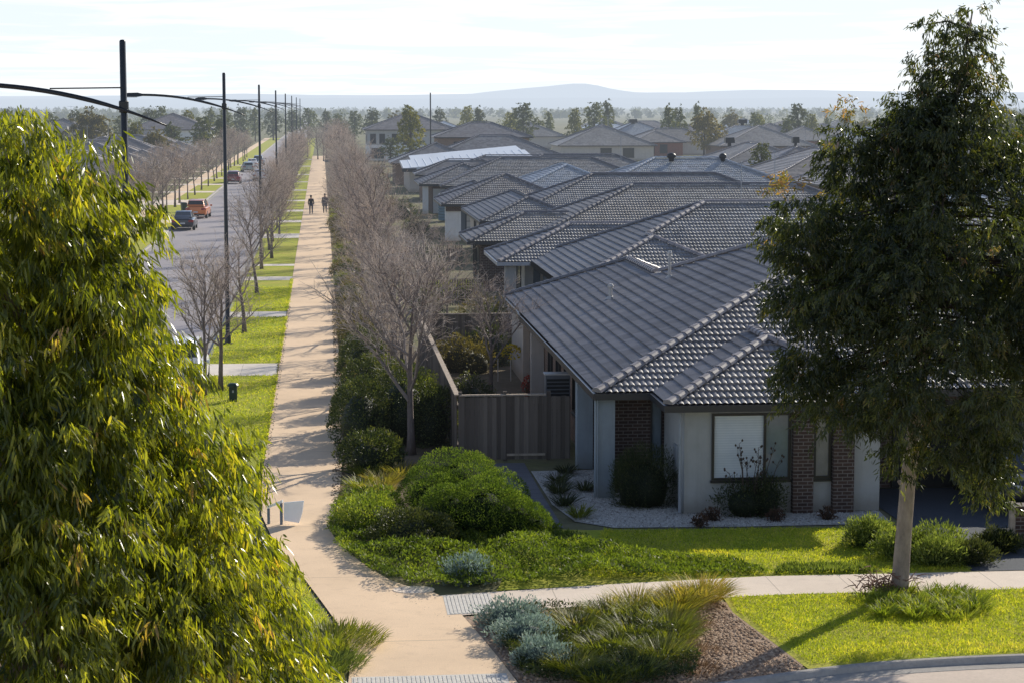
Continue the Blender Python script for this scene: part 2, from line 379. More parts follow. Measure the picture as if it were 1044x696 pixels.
# ------------------------------------------------------------------ mesh building
def depth_loc(o):
    v = Vector((0, 0, 0))
    while o is not None:
        v = v + o.location; o = o.parent
    return v
class MB:
    def __init__(s): s.v = []; s.f = []
    def add(s, vs, fs):
        n = len(s.v); s.v.extend([tuple(p) for p in vs]); s.f.extend([tuple(i + n for i in f) for f in fs]); return s
    def box(s, x0, x1, y0, y1, z0, z1):
        return s.add([(x0, y0, z0), (x1, y0, z0), (x1, y1, z0), (x0, y1, z0), (x0, y0, z1), (x1, y0, z1), (x1, y1, z1), (x0, y1, z1)],
                     [(0, 3, 2, 1), (4, 5, 6, 7), (0, 1, 5, 4), (1, 2, 6, 5), (2, 3, 7, 6), (3, 0, 4, 7)])
    def obox(s, c, ax, ay, hx, hy, z0, z1):
        """box with horizontal axes ax, ay (2D unit vectors)"""
        P = []
        for z in (z0, z1):
            for a, bb in ((-1, -1), (1, -1), (1, 1), (-1, 1)):
                P.append((c[0] + ax[0] * hx * a + ay[0] * hy * bb, c[1] + ax[1] * hx * a + ay[1] * hy * bb, z))
        return s.add(P, [(0, 3, 2, 1), (4, 5, 6, 7), (0, 1, 5, 4), (1, 2, 6, 5), (2, 3, 7, 6), (3, 0, 4, 7)])
    def sheet(s, poly, z):
        return s.add([(x, y, z) for x, y in poly], [tuple(range(len(poly)))])
    def slab(s, poly, z0, z1):
        n = len(poly)
        P = [(x, y, z0) for x, y in poly] + [(x, y, z1) for x, y in poly]
        return s.add(P, [tuple(range(n - 1, -1, -1)), tuple(range(n, 2 * n))] + [(i, (i + 1) % n, n + (i + 1) % n, n + i) for i in range(n)])
    def tube(s, pts, rad, n=6, cap=True):
        pts = [Vector(p) for p in pts]; base = len(s.v)
        d0 = (pts[-1] - pts[0]).normalized()
        ref = Vector((1, 0, 0)) if abs(d0.x) < 0.8 else Vector((0, 1, 0))
        for i, p in enumerate(pts):
            d = (pts[min(i + 1, len(pts) - 1)] - pts[max(i - 1, 0)])
            d = d.normalized() if d.length > 1e-9 else d0
            a = d.cross(ref).normalized(); c = d.cross(a)
            r = rad[i] if isinstance(rad, (list, tuple)) else rad
            for k in range(n):
                t = 2 * PI * k / n
                q = p + a * (r * math.cos(t)) + c * (r * math.sin(t))
                s.v.append((q.x, q.y, q.z))
        for i in range(len(pts) - 1):
            for k in range(n):
                k2 = (k + 1) % n
                s.f.append((base + i * n + k, base + (i + 1) * n + k, base + (i + 1) * n + k2, base + i * n + k2))
        if cap:
            s.f.append(tuple(base + k for k in range(n)))
            s.f.append(tuple(base + (len(pts) - 1) * n + k for k in range(n - 1, -1, -1)))
        return s
    def lathe(s, prof, c, n=10):
        base = len(s.v)
        for r, z in prof:
            for k in range(n):
                t = 2 * PI * k / n
                s.v.append((c[0] + r * math.cos(t), c[1] + r * math.sin(t), c[2] + z))
        for i in range(len(prof) - 1):
            for k in range(n):
                k2 = (k + 1) % n
                s.f.append((base + i * n + k, base + i * n + k2, base + (i + 1) * n + k2, base + (i + 1) * n + k))
        return s
    def build(s, name, mat, parent=None, world=False, smooth=False, kind=None):
        me = bpy.data.meshes.new(name)
        off = depth_loc(parent) if (parent is not None and world) else Vector((0, 0, 0))
        vs = [(p[0] - off.x, p[1] - off.y, p[2] - off.z) for p in s.v] if world and parent is not None else s.v
        me.from_pydata(vs, [], s.f)
        return link(name, me, mat, parent, smooth, kind)
def link(name, me, mat, parent=None, smooth=False, kind=None):
    m = MAT[mat] if isinstance(mat, str) else mat
    me.materials.append(m)
    if smooth: me.polygons.foreach_set('use_smooth', [True] * len(me.polygons))
    me.update()
    o = bpy.data.objects.new(name, me); COL.objects.link(o)
    if parent is not None: o.parent = parent
    if kind: o['kind'] = kind
    return o
def thing(name, label, cat, loc=(0, 0, 0), rz=0.0, group=None, sc=None):
    o = bpy.data.objects.new(name, None); COL.objects.link(o)
    o.empty_display_size = 0.3
    o.location = loc; o.rotation_euler = (0, 0, rz)
    if sc is not None: o.scale = sc if isinstance(sc, (tuple, list)) else (sc, sc, sc)
    return tag(o, label, cat, group)
def tag(o, label, cat, group=None):
    o['label'] = label; o['category'] = cat
    if group: o['group'] = group
    return o
def dup(o, parent=None):
    c = o.copy(); COL.objects.link(c)
    if parent is not None: c.parent = parent
    for ch in list(KIDS.get(o.name, [])) or list(o.children): dup(ch, c)
    return c
KIDS = {}
def dup_thing(proto, label, loc, rz=0.0, sc=1.0, group=None, used=set()):
    """first call moves the prototype itself, later calls copy it with its parts"""
    if proto.name not in used:
        used.add(proto.name); r = proto
    else:
        r = dup(proto)
    r.location = loc; r.rotation_euler = (0, 0, rz)
    r.scale = sc if isinstance(sc, (tuple, list)) else (sc, sc, sc)
    r['label'] = label
    if group: r['group'] = group
    return r
ORD = ['first', 'second', 'third', 'fourth', 'fifth', 'sixth', 'seventh', 'eighth', 'ninth', 'tenth', 'eleventh', 'twelfth', 'thirteenth',
       'fourteenth', 'fifteenth', 'sixteenth', 'seventeenth', 'eighteenth', 'nineteenth', 'twentieth']

# leaves: arrays in, one mesh out
def leaf_arrays(P, D, N, L, W, droop=0.25, seg=1):
    """P base, D direction, N face normal, L length, W width -> verts (n,k,3), faces"""
    D = D / np.maximum(np.linalg.norm(D, axis=1, keepdims=True), 1e-6)
    S = np.cross(D, N); S /= np.maximum(np.linalg.norm(S, axis=1, keepdims=True), 1e-6)
    L = L[:, None]; W = W[:, None]
    dn = np.array([0, 0, -1.0])
    if seg == 1:
        mid = P + D * L * 0.42
        tip = P + D * L + dn * L * droop
        V = np.stack([P, mid + S * W * 0.5, tip, mid - S * W * 0.5], 1)
        F = [(0, 1, 3), (1, 2, 3)]
    else:
        m1 = P + D * L * 0.28 + dn * L * droop * 0.1
        m2 = P + D * L * 0.65 + dn * L * droop * 0.45
        tip = P + D * L + dn * L * droop
        S2 = S
        V = np.stack([P, m1 + S * W * 0.45, m1 - S * W * 0.45, m2 + S2 * W * 0.42, m2 - S2 * W * 0.42, tip], 1)
        F = [(0, 1, 2), (1, 3, 4), (1, 4, 2), (3, 5, 4)]
    return V, F
def cloud(name, parts, mat, parent=None, kind=None, extra=None):
    """parts: list of (V (n,k,3), F pattern, val (n)) -> one object"""
    allv = []; alli = []; allval = []; base = 0
    for V, F, val in parts:
        n, k, _ = V.shape
        allv.append(V.reshape(-1, 3)); allval.append(np.repeat(val, k))
        idx = np.array(F)[None, :, :] + (np.arange(n) * k)[:, None, None] + base
        alli.append(idx.reshape(-1, 3)); base += n * k
    if extra:
        ev, ef, ec = extra
        allv.append(np.array(ev)); allval.append(np.full(len(ev), ec))
        alli.append(np.array(ef) + base); base += len(ev)
    v = np.concatenate(allv).astype(np.float32); idx = np.concatenate(alli).astype(np.int32); val = np.concatenate(allval).astype(np.float32)
    me = bpy.data.meshes.new(name)
    me.vertices.add(len(v)); me.vertices.foreach_set('co', v.ravel())
    me.loops.add(len(idx) * 3); me.loops.foreach_set('vertex_index', idx.ravel())
    me.polygons.add(len(idx))
    me.polygons.foreach_set('loop_start', np.arange(0, len(idx) * 3, 3, dtype=np.int32))
    me.polygons.foreach_set('loop_total', np.full(len(idx), 3, dtype=np.int32))
    me.update(calc_edges=True)
    a = me.attributes.new('v', 'FLOAT', 'POINT'); a.data.foreach_set('value', val)
    return link(name, me, mat, parent, False, kind)
def rdir(n): 
    v = rng.normal(size=(n, 3)); return v / np.linalg.norm(v, axis=1, keepdims=True)
def core_blob(rx, ry, rz, cz, n=12, m=8, amp=0.15, seed=0):
    vs = []; fs = []
    for i in range(m + 1):
        th = PI * i / m
        for k in range(n):
            ph = 2 * PI * k / n
            d = Vector((math.sin(th) * math.cos(ph), math.sin(th) * math.sin(ph), math.cos(th)))
            r = 1 + amp * mnoise.noise(d * 2.2 + Vector((seed, 0, 0)))
            vs.append((d.x * rx * r, d.y * ry * r, cz + d.z * rz * r))
    for i in range(m):
        for k in range(n):
            a = i * n + k; b2 = i * n + (k + 1) % n; c = (i + 1) * n + (k + 1) % n; d2 = (i + 1) * n + k
            fs.append((a, b2, c)); fs.append((a, c, d2))
    return vs, fs
# ------------------------------------------------------------------ tiled roofs
def slope_mesh(A, B, inward, run, clipA, clipB, pitch, lod, topclip=True):
    """one roof face. A,B eave ends (3D); inward 2D unit; run = horizontal depth. returns verts, faces, uvs(per vert)"""
    A = np.array(A, float); B = np.array(B, float)
    u = (B - A); Ln = np.linalg.norm(u); u /= Ln
    cp, sp_ = math.cos(pitch), math.sin(pitch)
    vdir = np.array([inward[0] * cp, inward[1] * cp, sp_])
    nrm = np.cross(u, vdir)
    if nrm[2] < 0: nrm = -nrm
    slen = run / cp
    g = 0.32; roll = 0.15
    per = {2: 6, 1: 4, 0: 0}[lod]
    if per:
        nu = int(math.ceil(Ln / roll)) * per
        us = np.linspace(0, math.ceil(Ln / roll) * roll, nu + 1); us = us[us <= Ln + 1e-6]
        if us[-1] < Ln - 1e-4: us = np.append(us, Ln)
    else:
        us = np.linspace(0, Ln, max(2, int(Ln / 2.5) + 1))
    nc = int(math.ceil(slen / g))
    vs_ = []; hs = []
    for k in range(nc):
        a = k * g; c = min((k + 1) * g, slen)
        if c - a < 0.01: break
        vs_ += [a, c - 0.004]; hs += [0.056, 0.004]
    vs_ = np.array(vs_); hs = np.array(hs)
    U, V = np.meshgrid(us, vs_)
    H = np.repeat(hs[:, None], len(us), 1)
    if per: H = H + 0.034 * np.abs(np.cos(np.pi * U / roll)) ** 0.8
    P = A[None, None, :] + U[..., None] * u + V[..., None] * vdir + H[..., None] * nrm
    ny, nx = U.shape
    idx = np.arange(ny * nx).reshape(ny, nx)
    # coarse culling outside the hips, precise cut by bisecting
    a = idx[:-1, :-1].ravel(); b_ = idx[:-1, 1:].ravel(); c = idx[1:, 1:].ravel(); d = idx[1:, :-1].ravel()
    vh = V * cp
    if clipA or clipB:
        keep = np.ones(len(a), bool)
        vmin = vh[:-1, :-1].ravel()
        if clipA: keep &= (U[:-1, 1:].ravel() > vmin - 1e-6)
        if clipB: keep &= (Ln - U[:-1, :-1].ravel() > vmin - 1e-6)
        a, b_, c, d = a[keep], b_[keep], c[keep], d[keep]
    flip = np.dot(np.cross(u, vdir), nrm) < 0
    quads = np.stack([a, b_, c, d] if not flip else [d, c, b_, a], 1)
    bm = bmesh.new(); uvl = bm.loops.layers.uv.new('UVMap')
    pts = P.reshape(-1, 3); used = np.zeros(len(pts), bool); used[quads.ravel()] = True
    remap = {}
    for i in np.nonzero(used)[0]: remap[int(i)] = bm.verts.new(pts[i])
    Uf = U.ravel(); Vf = V.ravel()
    for q in quads.tolist():
        f = bm.faces.new([remap[i] for i in q])
        for lp, i in zip(f.loops, q): lp[uvl].uv = (Uf[i], Vf[i] + 0.002)
    inw = Vector((inward[0], inward[1], 0)); uu = Vector(u)
    if clipA:
        bmesh.ops.bisect_plane(bm, geom=bm.verts[:] + bm.edges[:] + bm.faces[:], plane_co=Vector(A), plane_no=(inw - uu).normalized(), clear_outer=True)
    if clipB:
        bmesh.ops.bisect_plane(bm, geom=bm.verts[:] + bm.edges[:] + bm.faces[:], plane_co=Vector(B), plane_no=(inw + uu).normalized(), clear_outer=True)
    return bm
class RoofAcc:
    def __init__(s): s.bm = bmesh.new(); s.caps = []; s.capsd = []; s.blocks = []; s.runs = []; s.gut = MB(); s.soff = MB()
    def merge(s, bm):
        me = bpy.data.meshes.new('tmp'); bm.to_mesh(me); bm.free(); s.bm.from_mesh(me); bpy.data.meshes.remove(me)
def cap_run(mb, P0, P1, r=0.115, seg=0.38, n=6, ok=None):
    """half round capping tiles lapped like shingles from low end P0 to high end P1"""
    P0 = Vector(P0); P1 = Vector(P1); d = P1 - P0; L = d.length
    if L < 0.2: return
    d.normalize(); side = d.cross(Vector((0, 0, 1))).normalized(); up = side.cross(d).normalized()
    if up.z < 0: up = -up
    k = max(1, int(round(L / seg))); s_ = L / k
    for i in range(k):
        a = P0 + d * (i * s_ - 0.02); c = P0 + d * ((i + 1) * s_)
        if ok and not ok((a + c) / 2): continue
        vs = []
        for p, rr in ((a, r * 1.12), (c, r * 0.92)):
            for j in range(n + 1):
                t = PI * j / n
                q = p + side * (rr * 1.15 * math.cos(t)) + up * (rr * math.sin(t) * 0.95 + 0.02)
                vs.append(q)
        fs = [(j, j + 1, n + 2 + j, n + 1 + j) for j in range(n)] + [tuple(range(n + 1))]
        mb.add(vs, fs)
def hip_block(acc, x0, x1, y0, y1, z=EAVE, pitch=R(22), lods=(1, 1, 0, 0), gutter='wens', hipped=True, capdark=''):
    """hipped roof over eave rectangle. lods for W,S,E,N faces"""
    w = x1 - x0; d = y1 - y0; h = min(w, d) / 2; tp = math.tan(pitch); zr = z + h * tp
    C = {'sw': (x0, y0, z), 'se': (x1, y0, z), 'ne': (x1, y1, z), 'nw': (x0, y1, z)}
    if d >= w:
        Ra = (x0 + h, y0 + h, zr); Rb = (x0 + h, y1 - h, zr); near = {'sw': Ra, 'se': Ra, 'nw': Rb, 'ne': Rb}
    else:
        Ra = (x0 + h, y0 + h, zr); Rb = (x1 - h, y0 + h, zr); near = {'sw': Ra, 'nw': Ra, 'se': Rb, 'ne': Rb}
    acc.merge(slope_mesh(C['nw'], C['sw'], (1, 0), h, True, True, pitch, lods[0]))
    acc.merge(slope_mesh(C['sw'], C['se'], (0, 1), h, True, True, pitch, lods[1]))
    acc.merge(slope_mesh(C['se'], C['ne'], (-1, 0), h, True, True, pitch, lods[2]))
    acc.merge(slope_mesh(C['ne'], C['nw'], (0, -1), h, True, True, pitch, lods[3]))
    acc.blocks.append((x0, x1, y0, y1, z, tp))
    acc.runs.append([(C[k], near[k], k in capdark) for k in C] + ([(Ra, Rb, False)] if (Vector(Rb) - Vector(Ra)).length > 0.3 else []))
    g = acc.gut
    zt = z + 0.03; zb = z - 0.13; e = 0.11
    if 's' in gutter: g.box(x0 - e, x1 + e, y0 - e, y0, zb, zt)
    if 'n' in gutter: g.box(x0 - e, x1 + e, y1, y1 + e, zb, zt)
    if 'w' in gutter: g.box(x0 - e, x0, y0 + .001, y1 - .001, zb + .002, zt - .002)
    if 'e' in gutter: g.box(x1, x1 + e, y0 + .001, y1 - .001, zb + .002, zt - .002)
    acc.soff.box(x0 + .01, x1 - .01, y0 + .01, y1 - .01, z - 0.10, z - 0.03)
    return zr
def finish_roof(acc, root, roof_mat, cap='cap', gutter='gutter', soffit='render_beige', capd='cap_dark'):
    me = bpy.data.meshes.new('roof')
    off = depth_loc(root)
    bmesh.ops.translate(acc.bm, verts=acc.bm.verts[:], vec=-off)
    acc.bm.to_mesh(me); acc.bm.free()
    roof = link('roof', me, roof_mat, root)
    up = Vector((0, 0, 0.045))
    for bi, runs in enumerate(acc.runs):
        def ok(p, bi=bi):
            # a capping tile only where no other roof block covers this ridge
            for j, (x0, x1, y0, y1, z, tp) in enumerate(acc.blocks):
                if j == bi: continue
                e = min(p.x - x0, x1 - p.x, p.y - y0, y1 - p.y)
                if e > 0 and p.z - .045 < z + tp * e + .035: return False
            return True
        mc = MB()
        for P0, P1, dk in runs:
            m_ = mc
            if dk: m_ = MB(); acc.capsd.append(m_)
            cap_run(m_, Vector(P0) + up, Vector(P1) + up, ok=ok)
        if mc.v: acc.caps.append(mc)
    for c_ in acc.caps: c_.build('ridge_capping', cap, roof, True)
    for c_ in acc.capsd:
        if c_.v: c_.build('hip_capping', capd, roof, True)
    if acc.gut.v: acc.gut.build('gutter', gutter, root, True)
    if acc.soff.v: acc.soff.build('soffit', soffit, root, True)
    return roof
def window(root, face, plane, a0, a1, z0, z1, frame='frame_dark', pane='glass', mull=(), ft=0.07, blind=None, sill=True):
    """window proud of a wall: face S (towards -Y), W (towards -X), E; mull = fractions with a mullion; blind = (f0,f1,material) pieces"""
    fr = MB(); pn = MB()
    def bx(mb, p0, p1, q0, q1, d0, d1):
        if face == 'S': mb.box(p0, p1, plane - d1, plane - d0, q0, q1)
        elif face == 'N': mb.box(p0, p1, plane + d0, plane + d1, q0, q1)
        elif face == 'W': mb.box(plane - d1, plane - d0, p0, p1, q0, q1)
        else: mb.box(plane + d0, plane + d1, p0, p1, q0, q1)
    bx(fr, a0, a1, z1 - ft, z1, -.02, .06); bx(fr, a0, a1, z0, z0 + ft, -.02, .06)
    bx(fr, a0, a0 + ft, z0 + ft, z1 - ft, -.02, .06); bx(fr, a1 - ft, a1, z0 + ft, z1 - ft, -.02, .06)
    cuts = [a0 + ft] + [a0 + (a1 - a0) * m for m in mull] + [a1 - ft]
    for m in cuts[1:-1]: bx(fr, m - ft * .5, m + ft * .5, z0 + ft, z1 - ft, -.02, .06)
    if sill: bx(fr, a0 - .03, a1 + .03, z0 - .06, z0 - .002, -.02, .09)
    w_ = fr.build('window', frame, root, True)
    for i in range(len(cuts) - 1):
        m_ = MB(); bx(m_, cuts[i] + (ft * .5 if i else 0), cuts[i + 1] - (ft * .5 if i < len(cuts) - 2 else 0), z0 + ft, z1 - ft, -.015, .012)
        mt = pane[i] if isinstance(pane, (tuple, list)) else pane
        m_.build('pane', mt, w_, True)
    return w_
def whirly(root, x, y, z, r=0.2, mat='plastic_black'):
    m = MB(); m.lathe([(r * .55, -0.12), (r * .6, 0.12), (r * .95, 0.18), (r * 1.08, 0.30), (r * .95, 0.42), (r * .5, 0.52), (0.001, 0.54)], (x, y, z), 10)
    return m.build('roof_vent', mat, root, True, True)
def cooler(root, x, y, z, s=0.5, mat='plastic_black'):
    m = MB(); m.box(x - s * .35, x + s * .35, y - s * .35, y + s * .35, z - .35, z + .05)
    P = []
    m.add([(x - s, y - s, z + .05), (x + s, y - s, z + .05), (x + s, y + s, z + .05), (x - s, y + s, z + .05),
           (x - s * .9, y - s * .9, z + .75), (x + s * .9, y - s * .9, z + .75), (x + s * .9, y + s * .9, z + .75), (x - s * .9, y + s * .9, z + .75)],
          [(0, 3, 2, 1), (4, 5, 6, 7), (0, 1, 5, 4), (1, 2, 6, 5), (2, 3, 7, 6), (3, 0, 4, 7)])
    for k in range(5): m.box(x - s * 1.01, x + s * 1.01, y - s * 1.01, y + s * 1.01, z + .12 + k * .12, z + .15 + k * .12)
    return m.build('roof_cooler', mat, root, True)

def antenna(root, x, y, z, h=1.9):
    m = MB(); m.tube([(x, y, z - .2), (x, y, z + h)], .022, 5)
    m.tube([(x - .55, y, z + h - .1), (x + .55, y, z + h - .1)], .014, 4)
    for k in range(7): m.tube([(x - .5 + k * .16, y - .32 + k * .02, z + h - .1), (x - .5 + k * .16, y + .32 - k * .02, z + h - .1)], .009, 4)
    return m.build('aerial', 'metal_grey', root, True)
# ------------------------------------------------------------------ corner house
def corner_house():
    h = thing('corner_house', 'nearest single storey house with slate tiled hip roof, grey render and dark brick piers', 'house', (7.1, 50, 0))
    acc = RoofAcc()
    hip_block(acc, 6.66, 21.2, 49.5, 69.2, lods=(2, 2, 0, 0), gutter='sw')
    hip_block(acc, 6.70, 14.7, 58.0, 75.3, lods=(2, 0, 0, 0), gutter='wn', capdark='nw')
    hip_block(acc, 8.05, 14.0, 47.3, 58.0, lods=(2, 2, 2, 0), gutter='wse')
    hip_block(acc, 13.9, 20.8, 49.4, 58.0, lods=(0, 1, 0, 0), gutter='se')
    roof = finish_roof(acc, h, 'roof_slate')
    # vent pipes on the west slope
    for (x, y, hh, r, nm) in ((9.0, 63.9, 0.38, 0.055, 'vent_pipe'), (10.75, 63.2, 0.75, 0.045, 'flue_pipe')):
        z = EAVE + (x - 6.66) * TANP
        m = MB(); m.tube([(x, y, z - .1), (x, y, z + hh)], r, 8); m.lathe([(r * 1.7, hh), (r * 1.8, hh + .06), (r * 1.2, hh + .12), (.001, hh + .13)], (x, y, z), 8)
        m.lathe([(r * 3.2, 0.02), (r * 1.3, 0.12)], (x, y, z), 8)
        m.build(nm, 'pipe_pale', roof, True)
    # walls
    m = MB(); m.box(7.15, 20.8, 55.4, 75.0, 0, 2.5); m.build('wall', 'brick_tan', h, True)
    m = MB(); m.box(7.16, 20.5, 50.4, 55.39, 0, 2.5); m.build('brick_front', 'brick_dark', h, True)
    m = MB()
    m.box(8.47, 13.2, 47.5, 50.39, 0, 2.5)
    m.build('rendered_bay', 'render_grey', h, True)
    for y in (49.62, 53.75): MB().box(6.70, 7.12, y, y + .43, 0, 2.5).build('corner_pier', 'render_blue', h, True)
    for y0, y1, x0 in ((66.0, 66.4, 6.72), (70.6, 74.9, 6.9)): MB().box(x0, 7.13, y0, y1, 0, 2.5).build('side_pier', 'render_beige', h, True)
    for x0, x1 in ((11.05, 11.54), (12.02, 12.52)):
        MB().box(x0, x1, 47.28, 47.5 - .002, 0, 2.46).build('brick_pier', 'brick_dark', h, True)
    window(h, 'S', 47.5, 9.12, 11.02, 0.80, 2.40, mull=(0.67,), pane=('blind', 'glass_pale'), ft=0.06)
    window(h, 'S', 47.5, 11.56, 12.01, 0.80, 2.40, pane='curtain', ft=0.07)
    window(h, 'S', 50.4, 8.13, 8.42, 0.35, 2.35, pane='glass_pale', ft=0.035, sill=False)
    for y in (57.2, 59.3, 61.4, 63.6): window(h, 'W', 7.15, y, y + 0.95, 0.9, 2.35, pane='glass')
    window(h, 'W', 7.16, 51.2, 52.6, 0.5, 2.3, pane='glass')
    # garage
    g = MB(); g.box(14.3, 19.6, 50.33, 50.398, 0, 2.2)
    for k in range(5): g.box(14.3, 19.6, 50.31, 50.33, 0.05 + k * .43, 0.44 + k * .43)
    g.build('garage_door', 'plastic_black', h, True)  # black panel stands in for the shaded, dark garage opening
    m = MB(); m.box(13.25, 13.6, 49.4, 50.39, 0, 2.5); m.build('garage_pier', 'brick_dark', h, True)
    m = MB(); m.box(8.43, 8.468, 48.3, 48.75, .8, 1.5); m.box(8.42, 8.43, 48.33, 48.72, .84, 1.46); m.build('meter_box', 'metal_grey', h, True)
    m = MB(); m.tube([(6.63, 49.55, .05), (6.63, 49.55, 2.45)], .04, 6); m.build('downpipe', 'render_blue', h, True)
    # downpipe at the inner corner
    m = MB(); m.tube([(8.36, 47.42, 0.05), (8.36, 47.42, 2.42)], 0.04, 6); m.build('downpipe', 'metal_grey', h, True)
    return h

def house(name, label, blocks, roof_mat, wallmat, walls, lod=1, cap='cap', gutter='gutter', group='houses to the right of the path', capdark='', soffit='render_beige', capd='cap_dark'):
    x0 = min(b_[0] for b_ in blocks); y0 = min(b_[2] for b_ in blocks)
    h = thing(name, label, 'house', (x0, y0, 0), group=group)
    acc = RoofAcc()
    for b_ in blocks:
        z = b_[4] if len(b_) > 4 else EAVE
        pt = b_[5] if len(b_) > 5 else R(22)
        hip_block(acc, b_[0], b_[1], b_[2], b_[3], z, pt, lods=(lod, lod, 0, 0), capdark=capdark)
    finish_roof(acc, h, roof_mat, cap, gutter, soffit, capd)
    for mt, boxes in walls:
        m = MB()
        for bx in boxes: m.box(*bx)
        m.build('wall', mt, h, True)
    return h

def right_houses():
    # second house: tall pale pier, recessed porch
    h = house('brick_house', 'second house along the path, slate roof with glinting lower hip and grey corner porch pier', [
        (7.9, 20.0, 91.9, 99.2), (9.4, 17.5, 79.0, 92.0), (9.4, 30.0, 80.5, 94.5)], 'roof_slate', 'render_dark', [
        ('render_dark', [(9.6, 19.5, 93.2, 98.8, 0, 2.5), (10.0, 17.0, 80.0, 93.19, 0, 2.5), (17.0, 29.4, 81.2, 93.19, 0, 2.5)]),
        ('render_grey', [(8.2, 8.7, 92.2, 92.7, 0, 2.5)]), ('render_grey', [(9.2, 9.59, 93.4, 98.6, 0, 2.5)])],
        capdark='nw', gutter='gutter_pale')
    h.name = 'brick_house'
    g = MB(); g.box(9.9, 11.0, 93.1, 93.19, 0, 2.1); g.build('garage_door', 'garage', h, True)
    window(h, 'W', 9.2, 95.0, 97.4, 0.5, 2.2)
    cooler(h, 21.4, 90.6, 4.0, 0.6)
    whirly(h, 14.0, 97.6, 3.2, 0.17); antenna(h, 18.2, 88.6, 5.3)
    # third house: brown brick
    h = house('brick_house', 'third house along the path, dark brick under a low brownish tiled hip', [
        (7.55, 17.9, 106.0, 112.4), (10.0, 32.5, 103.5, 117.0)], 'roof_brown', 'brick_dark', [
        ('brick_dark', [(8.2, 17.4, 106.7, 111.9, 0, 2.5)]), ('brick_dark', [(10.6, 31.9, 104.2, 116.4, 0, 2.5)])], cap='cap_dark')
    window(h, 'W', 8.2, 107.4, 109.2, 0.6, 2.2); window(h, 'W', 8.2, 110.0, 111.4, 0.6, 2.2)
    whirly(h, 21.4, 112.6, 4.6, 0.25); antenna(h, 24.5, 110.3, 5.3)
    # fourth
    h = house('brick_house', 'fourth house along the path, narrow tiled hip tucked behind the brown brick house', [
        (9.6, 16.0, 124.5, 141.0), (11.4, 32.0, 127.5, 140.0)], 'roof_slate', 'render_beige', [
        ('render_beige', [(10.1, 15.6, 125.0, 140.5, 0, 2.5)]), ('brick_tan', [(15.7, 31.4, 128.2, 139.4, 0, 2.5)])], cap='cap_dark')
    window(h, 'W', 10.1, 130, 132, 0.6, 2.2); window(h, 'W', 10.1, 135, 136.5, 0.6, 2.2)
    # fifth: white garage
    h = house('rendered_house', 'fifth house along the path with white garage front and pale corner pier', [
        (8.55, 18.3, 146.4, 156.0), (9.6, 14.4, 155.9, 166.0)], 'roof_slate', 'render_white', [
        ('render_dark', [(10.3, 17.8, 148.4, 155.6, 0, 2.5)]), ('render_white', [(8.8, 9.9, 147.0, 147.9, 0, 2.5)]), ('brick_dark', [(8.8, 18.0, 146.8, 147.0, 2.12, 2.45)]),
        ('brick_tan', [(10.1, 13.9, 155.7, 165.5, 0, 2.5)])], cap='cap_dark')
    g = MB()
    for k in range(5): g.box(10.4, 12.6, 148.3, 148.398, 0.02 + k * .44, 0.42 + k * .44)
    g.build('garage_door', 'garage_white', h, True)
    window(h, 'S', 148.4, 12.9, 14.6, 0.6, 2.0)
    # sixth: pale glazed roof set back to the right
    h = house('tiled_house', 'house with pale shiny blue grey tiled roof and black roof vents', [
        (18.6, 36.5, 148.0, 161.0, 3.0), (14.6, 24.0, 157.5, 170.0, 3.0)], 'roof_pale', 'render_beige', [
        ('render_beige', [(19.2, 35.9, 148.6, 160.4, 0, 2.9), (15.1, 23.5, 160.5, 169.4, 0, 2.9)])], cap='roof_pale', lod=1, capd='roof_pale')
    antenna(h, 22.5, 154.5, 5.6); whirly(h, 26.2, 153.6, 5.55, 0.34); whirly(h, 30.2, 154.0, 5.5, 0.28)
    # seventh and eighth
    h = house('brick_house', 'sixth house along the path, low slate roof with blue metal verandah corner', [
        (8.75, 17.0, 184.0, 194.0), (10.5, 30.0, 180.0, 191.4), (16.0, 34.0, 194.0, 205.0)], 'roof_slate', 'brick_dark', [
        ('brick_dark', [(9.9, 16.4, 185.0, 193.4, 0, 2.5), (11.0, 29.4, 180.6, 184.9, 0, 2.5), (17, 33, 194.6, 204.4, 0, 2.5)]),
        ('render_white', [(9.0, 9.5, 184.4, 184.9, 0, 2.5)])], cap='cap_dark')
    g = MB(); g.box(9.95, 11.6, 184.9, 184.998, 0, 2.2); g.build('garage_door', 'garage_white', h, True)
    h = house('tiled_house', 'seventh house along the path with dark stepped ridges below the white roof', [
        (9.6, 20.0, 210.0, 217.0), (13.0, 34.0, 213.5, 222.0)], 'roof_slate', 'brick_tan', [
        ('brick_tan', [(10.2, 19.4, 210.6, 216.4, 0, 2.5), (19.5, 33.4, 214.1, 221.4, 0, 2.5)])], lod=0, cap='cap_dark')
    # white metal roof
    h = thing('metal_roof_house', 'house with bright white sheet metal roof beside the path trees', 'house', (9.0, 228, 0), group='houses to the right of the path')
    m = MB(); m.box(9.8, 23, 231, 247, 0, 2.5); m.build('wall', 'render_beige', h, True)
    m = MB()
    m.add([(9.0, 229, 2.7), (23.5, 229, 3.95), (23.5, 239, 4.55), (9.0, 239, 3.3)], [(0, 1, 2, 3)])
    m.add([(10.5, 239.5, 3.0), (23.5, 239.5, 4.3), (23.5, 250, 4.8), (10.5, 250, 3.6)], [(0, 1, 2, 3)])
    for k in range(17):
        x = 9.0 + k * .86
        z = 2.7 + (x - 9) * 1.9 / 22
        m.add([(x, 229, z + .01), (x + .06, 229, z + .06), (x + .12, 229, z + .02), (x, 239, z + .61), (x + .06, 239, z + .66), (x + .12, 239, z + .62)], [(0, 1, 4, 3), (1, 2, 5, 4)])
    m.add([(9.0, 229, 2.7), (23.5, 229, 3.95), (23.5, 229, 3.7), (9.0, 229, 2.45)], [(0, 3, 2, 1)])
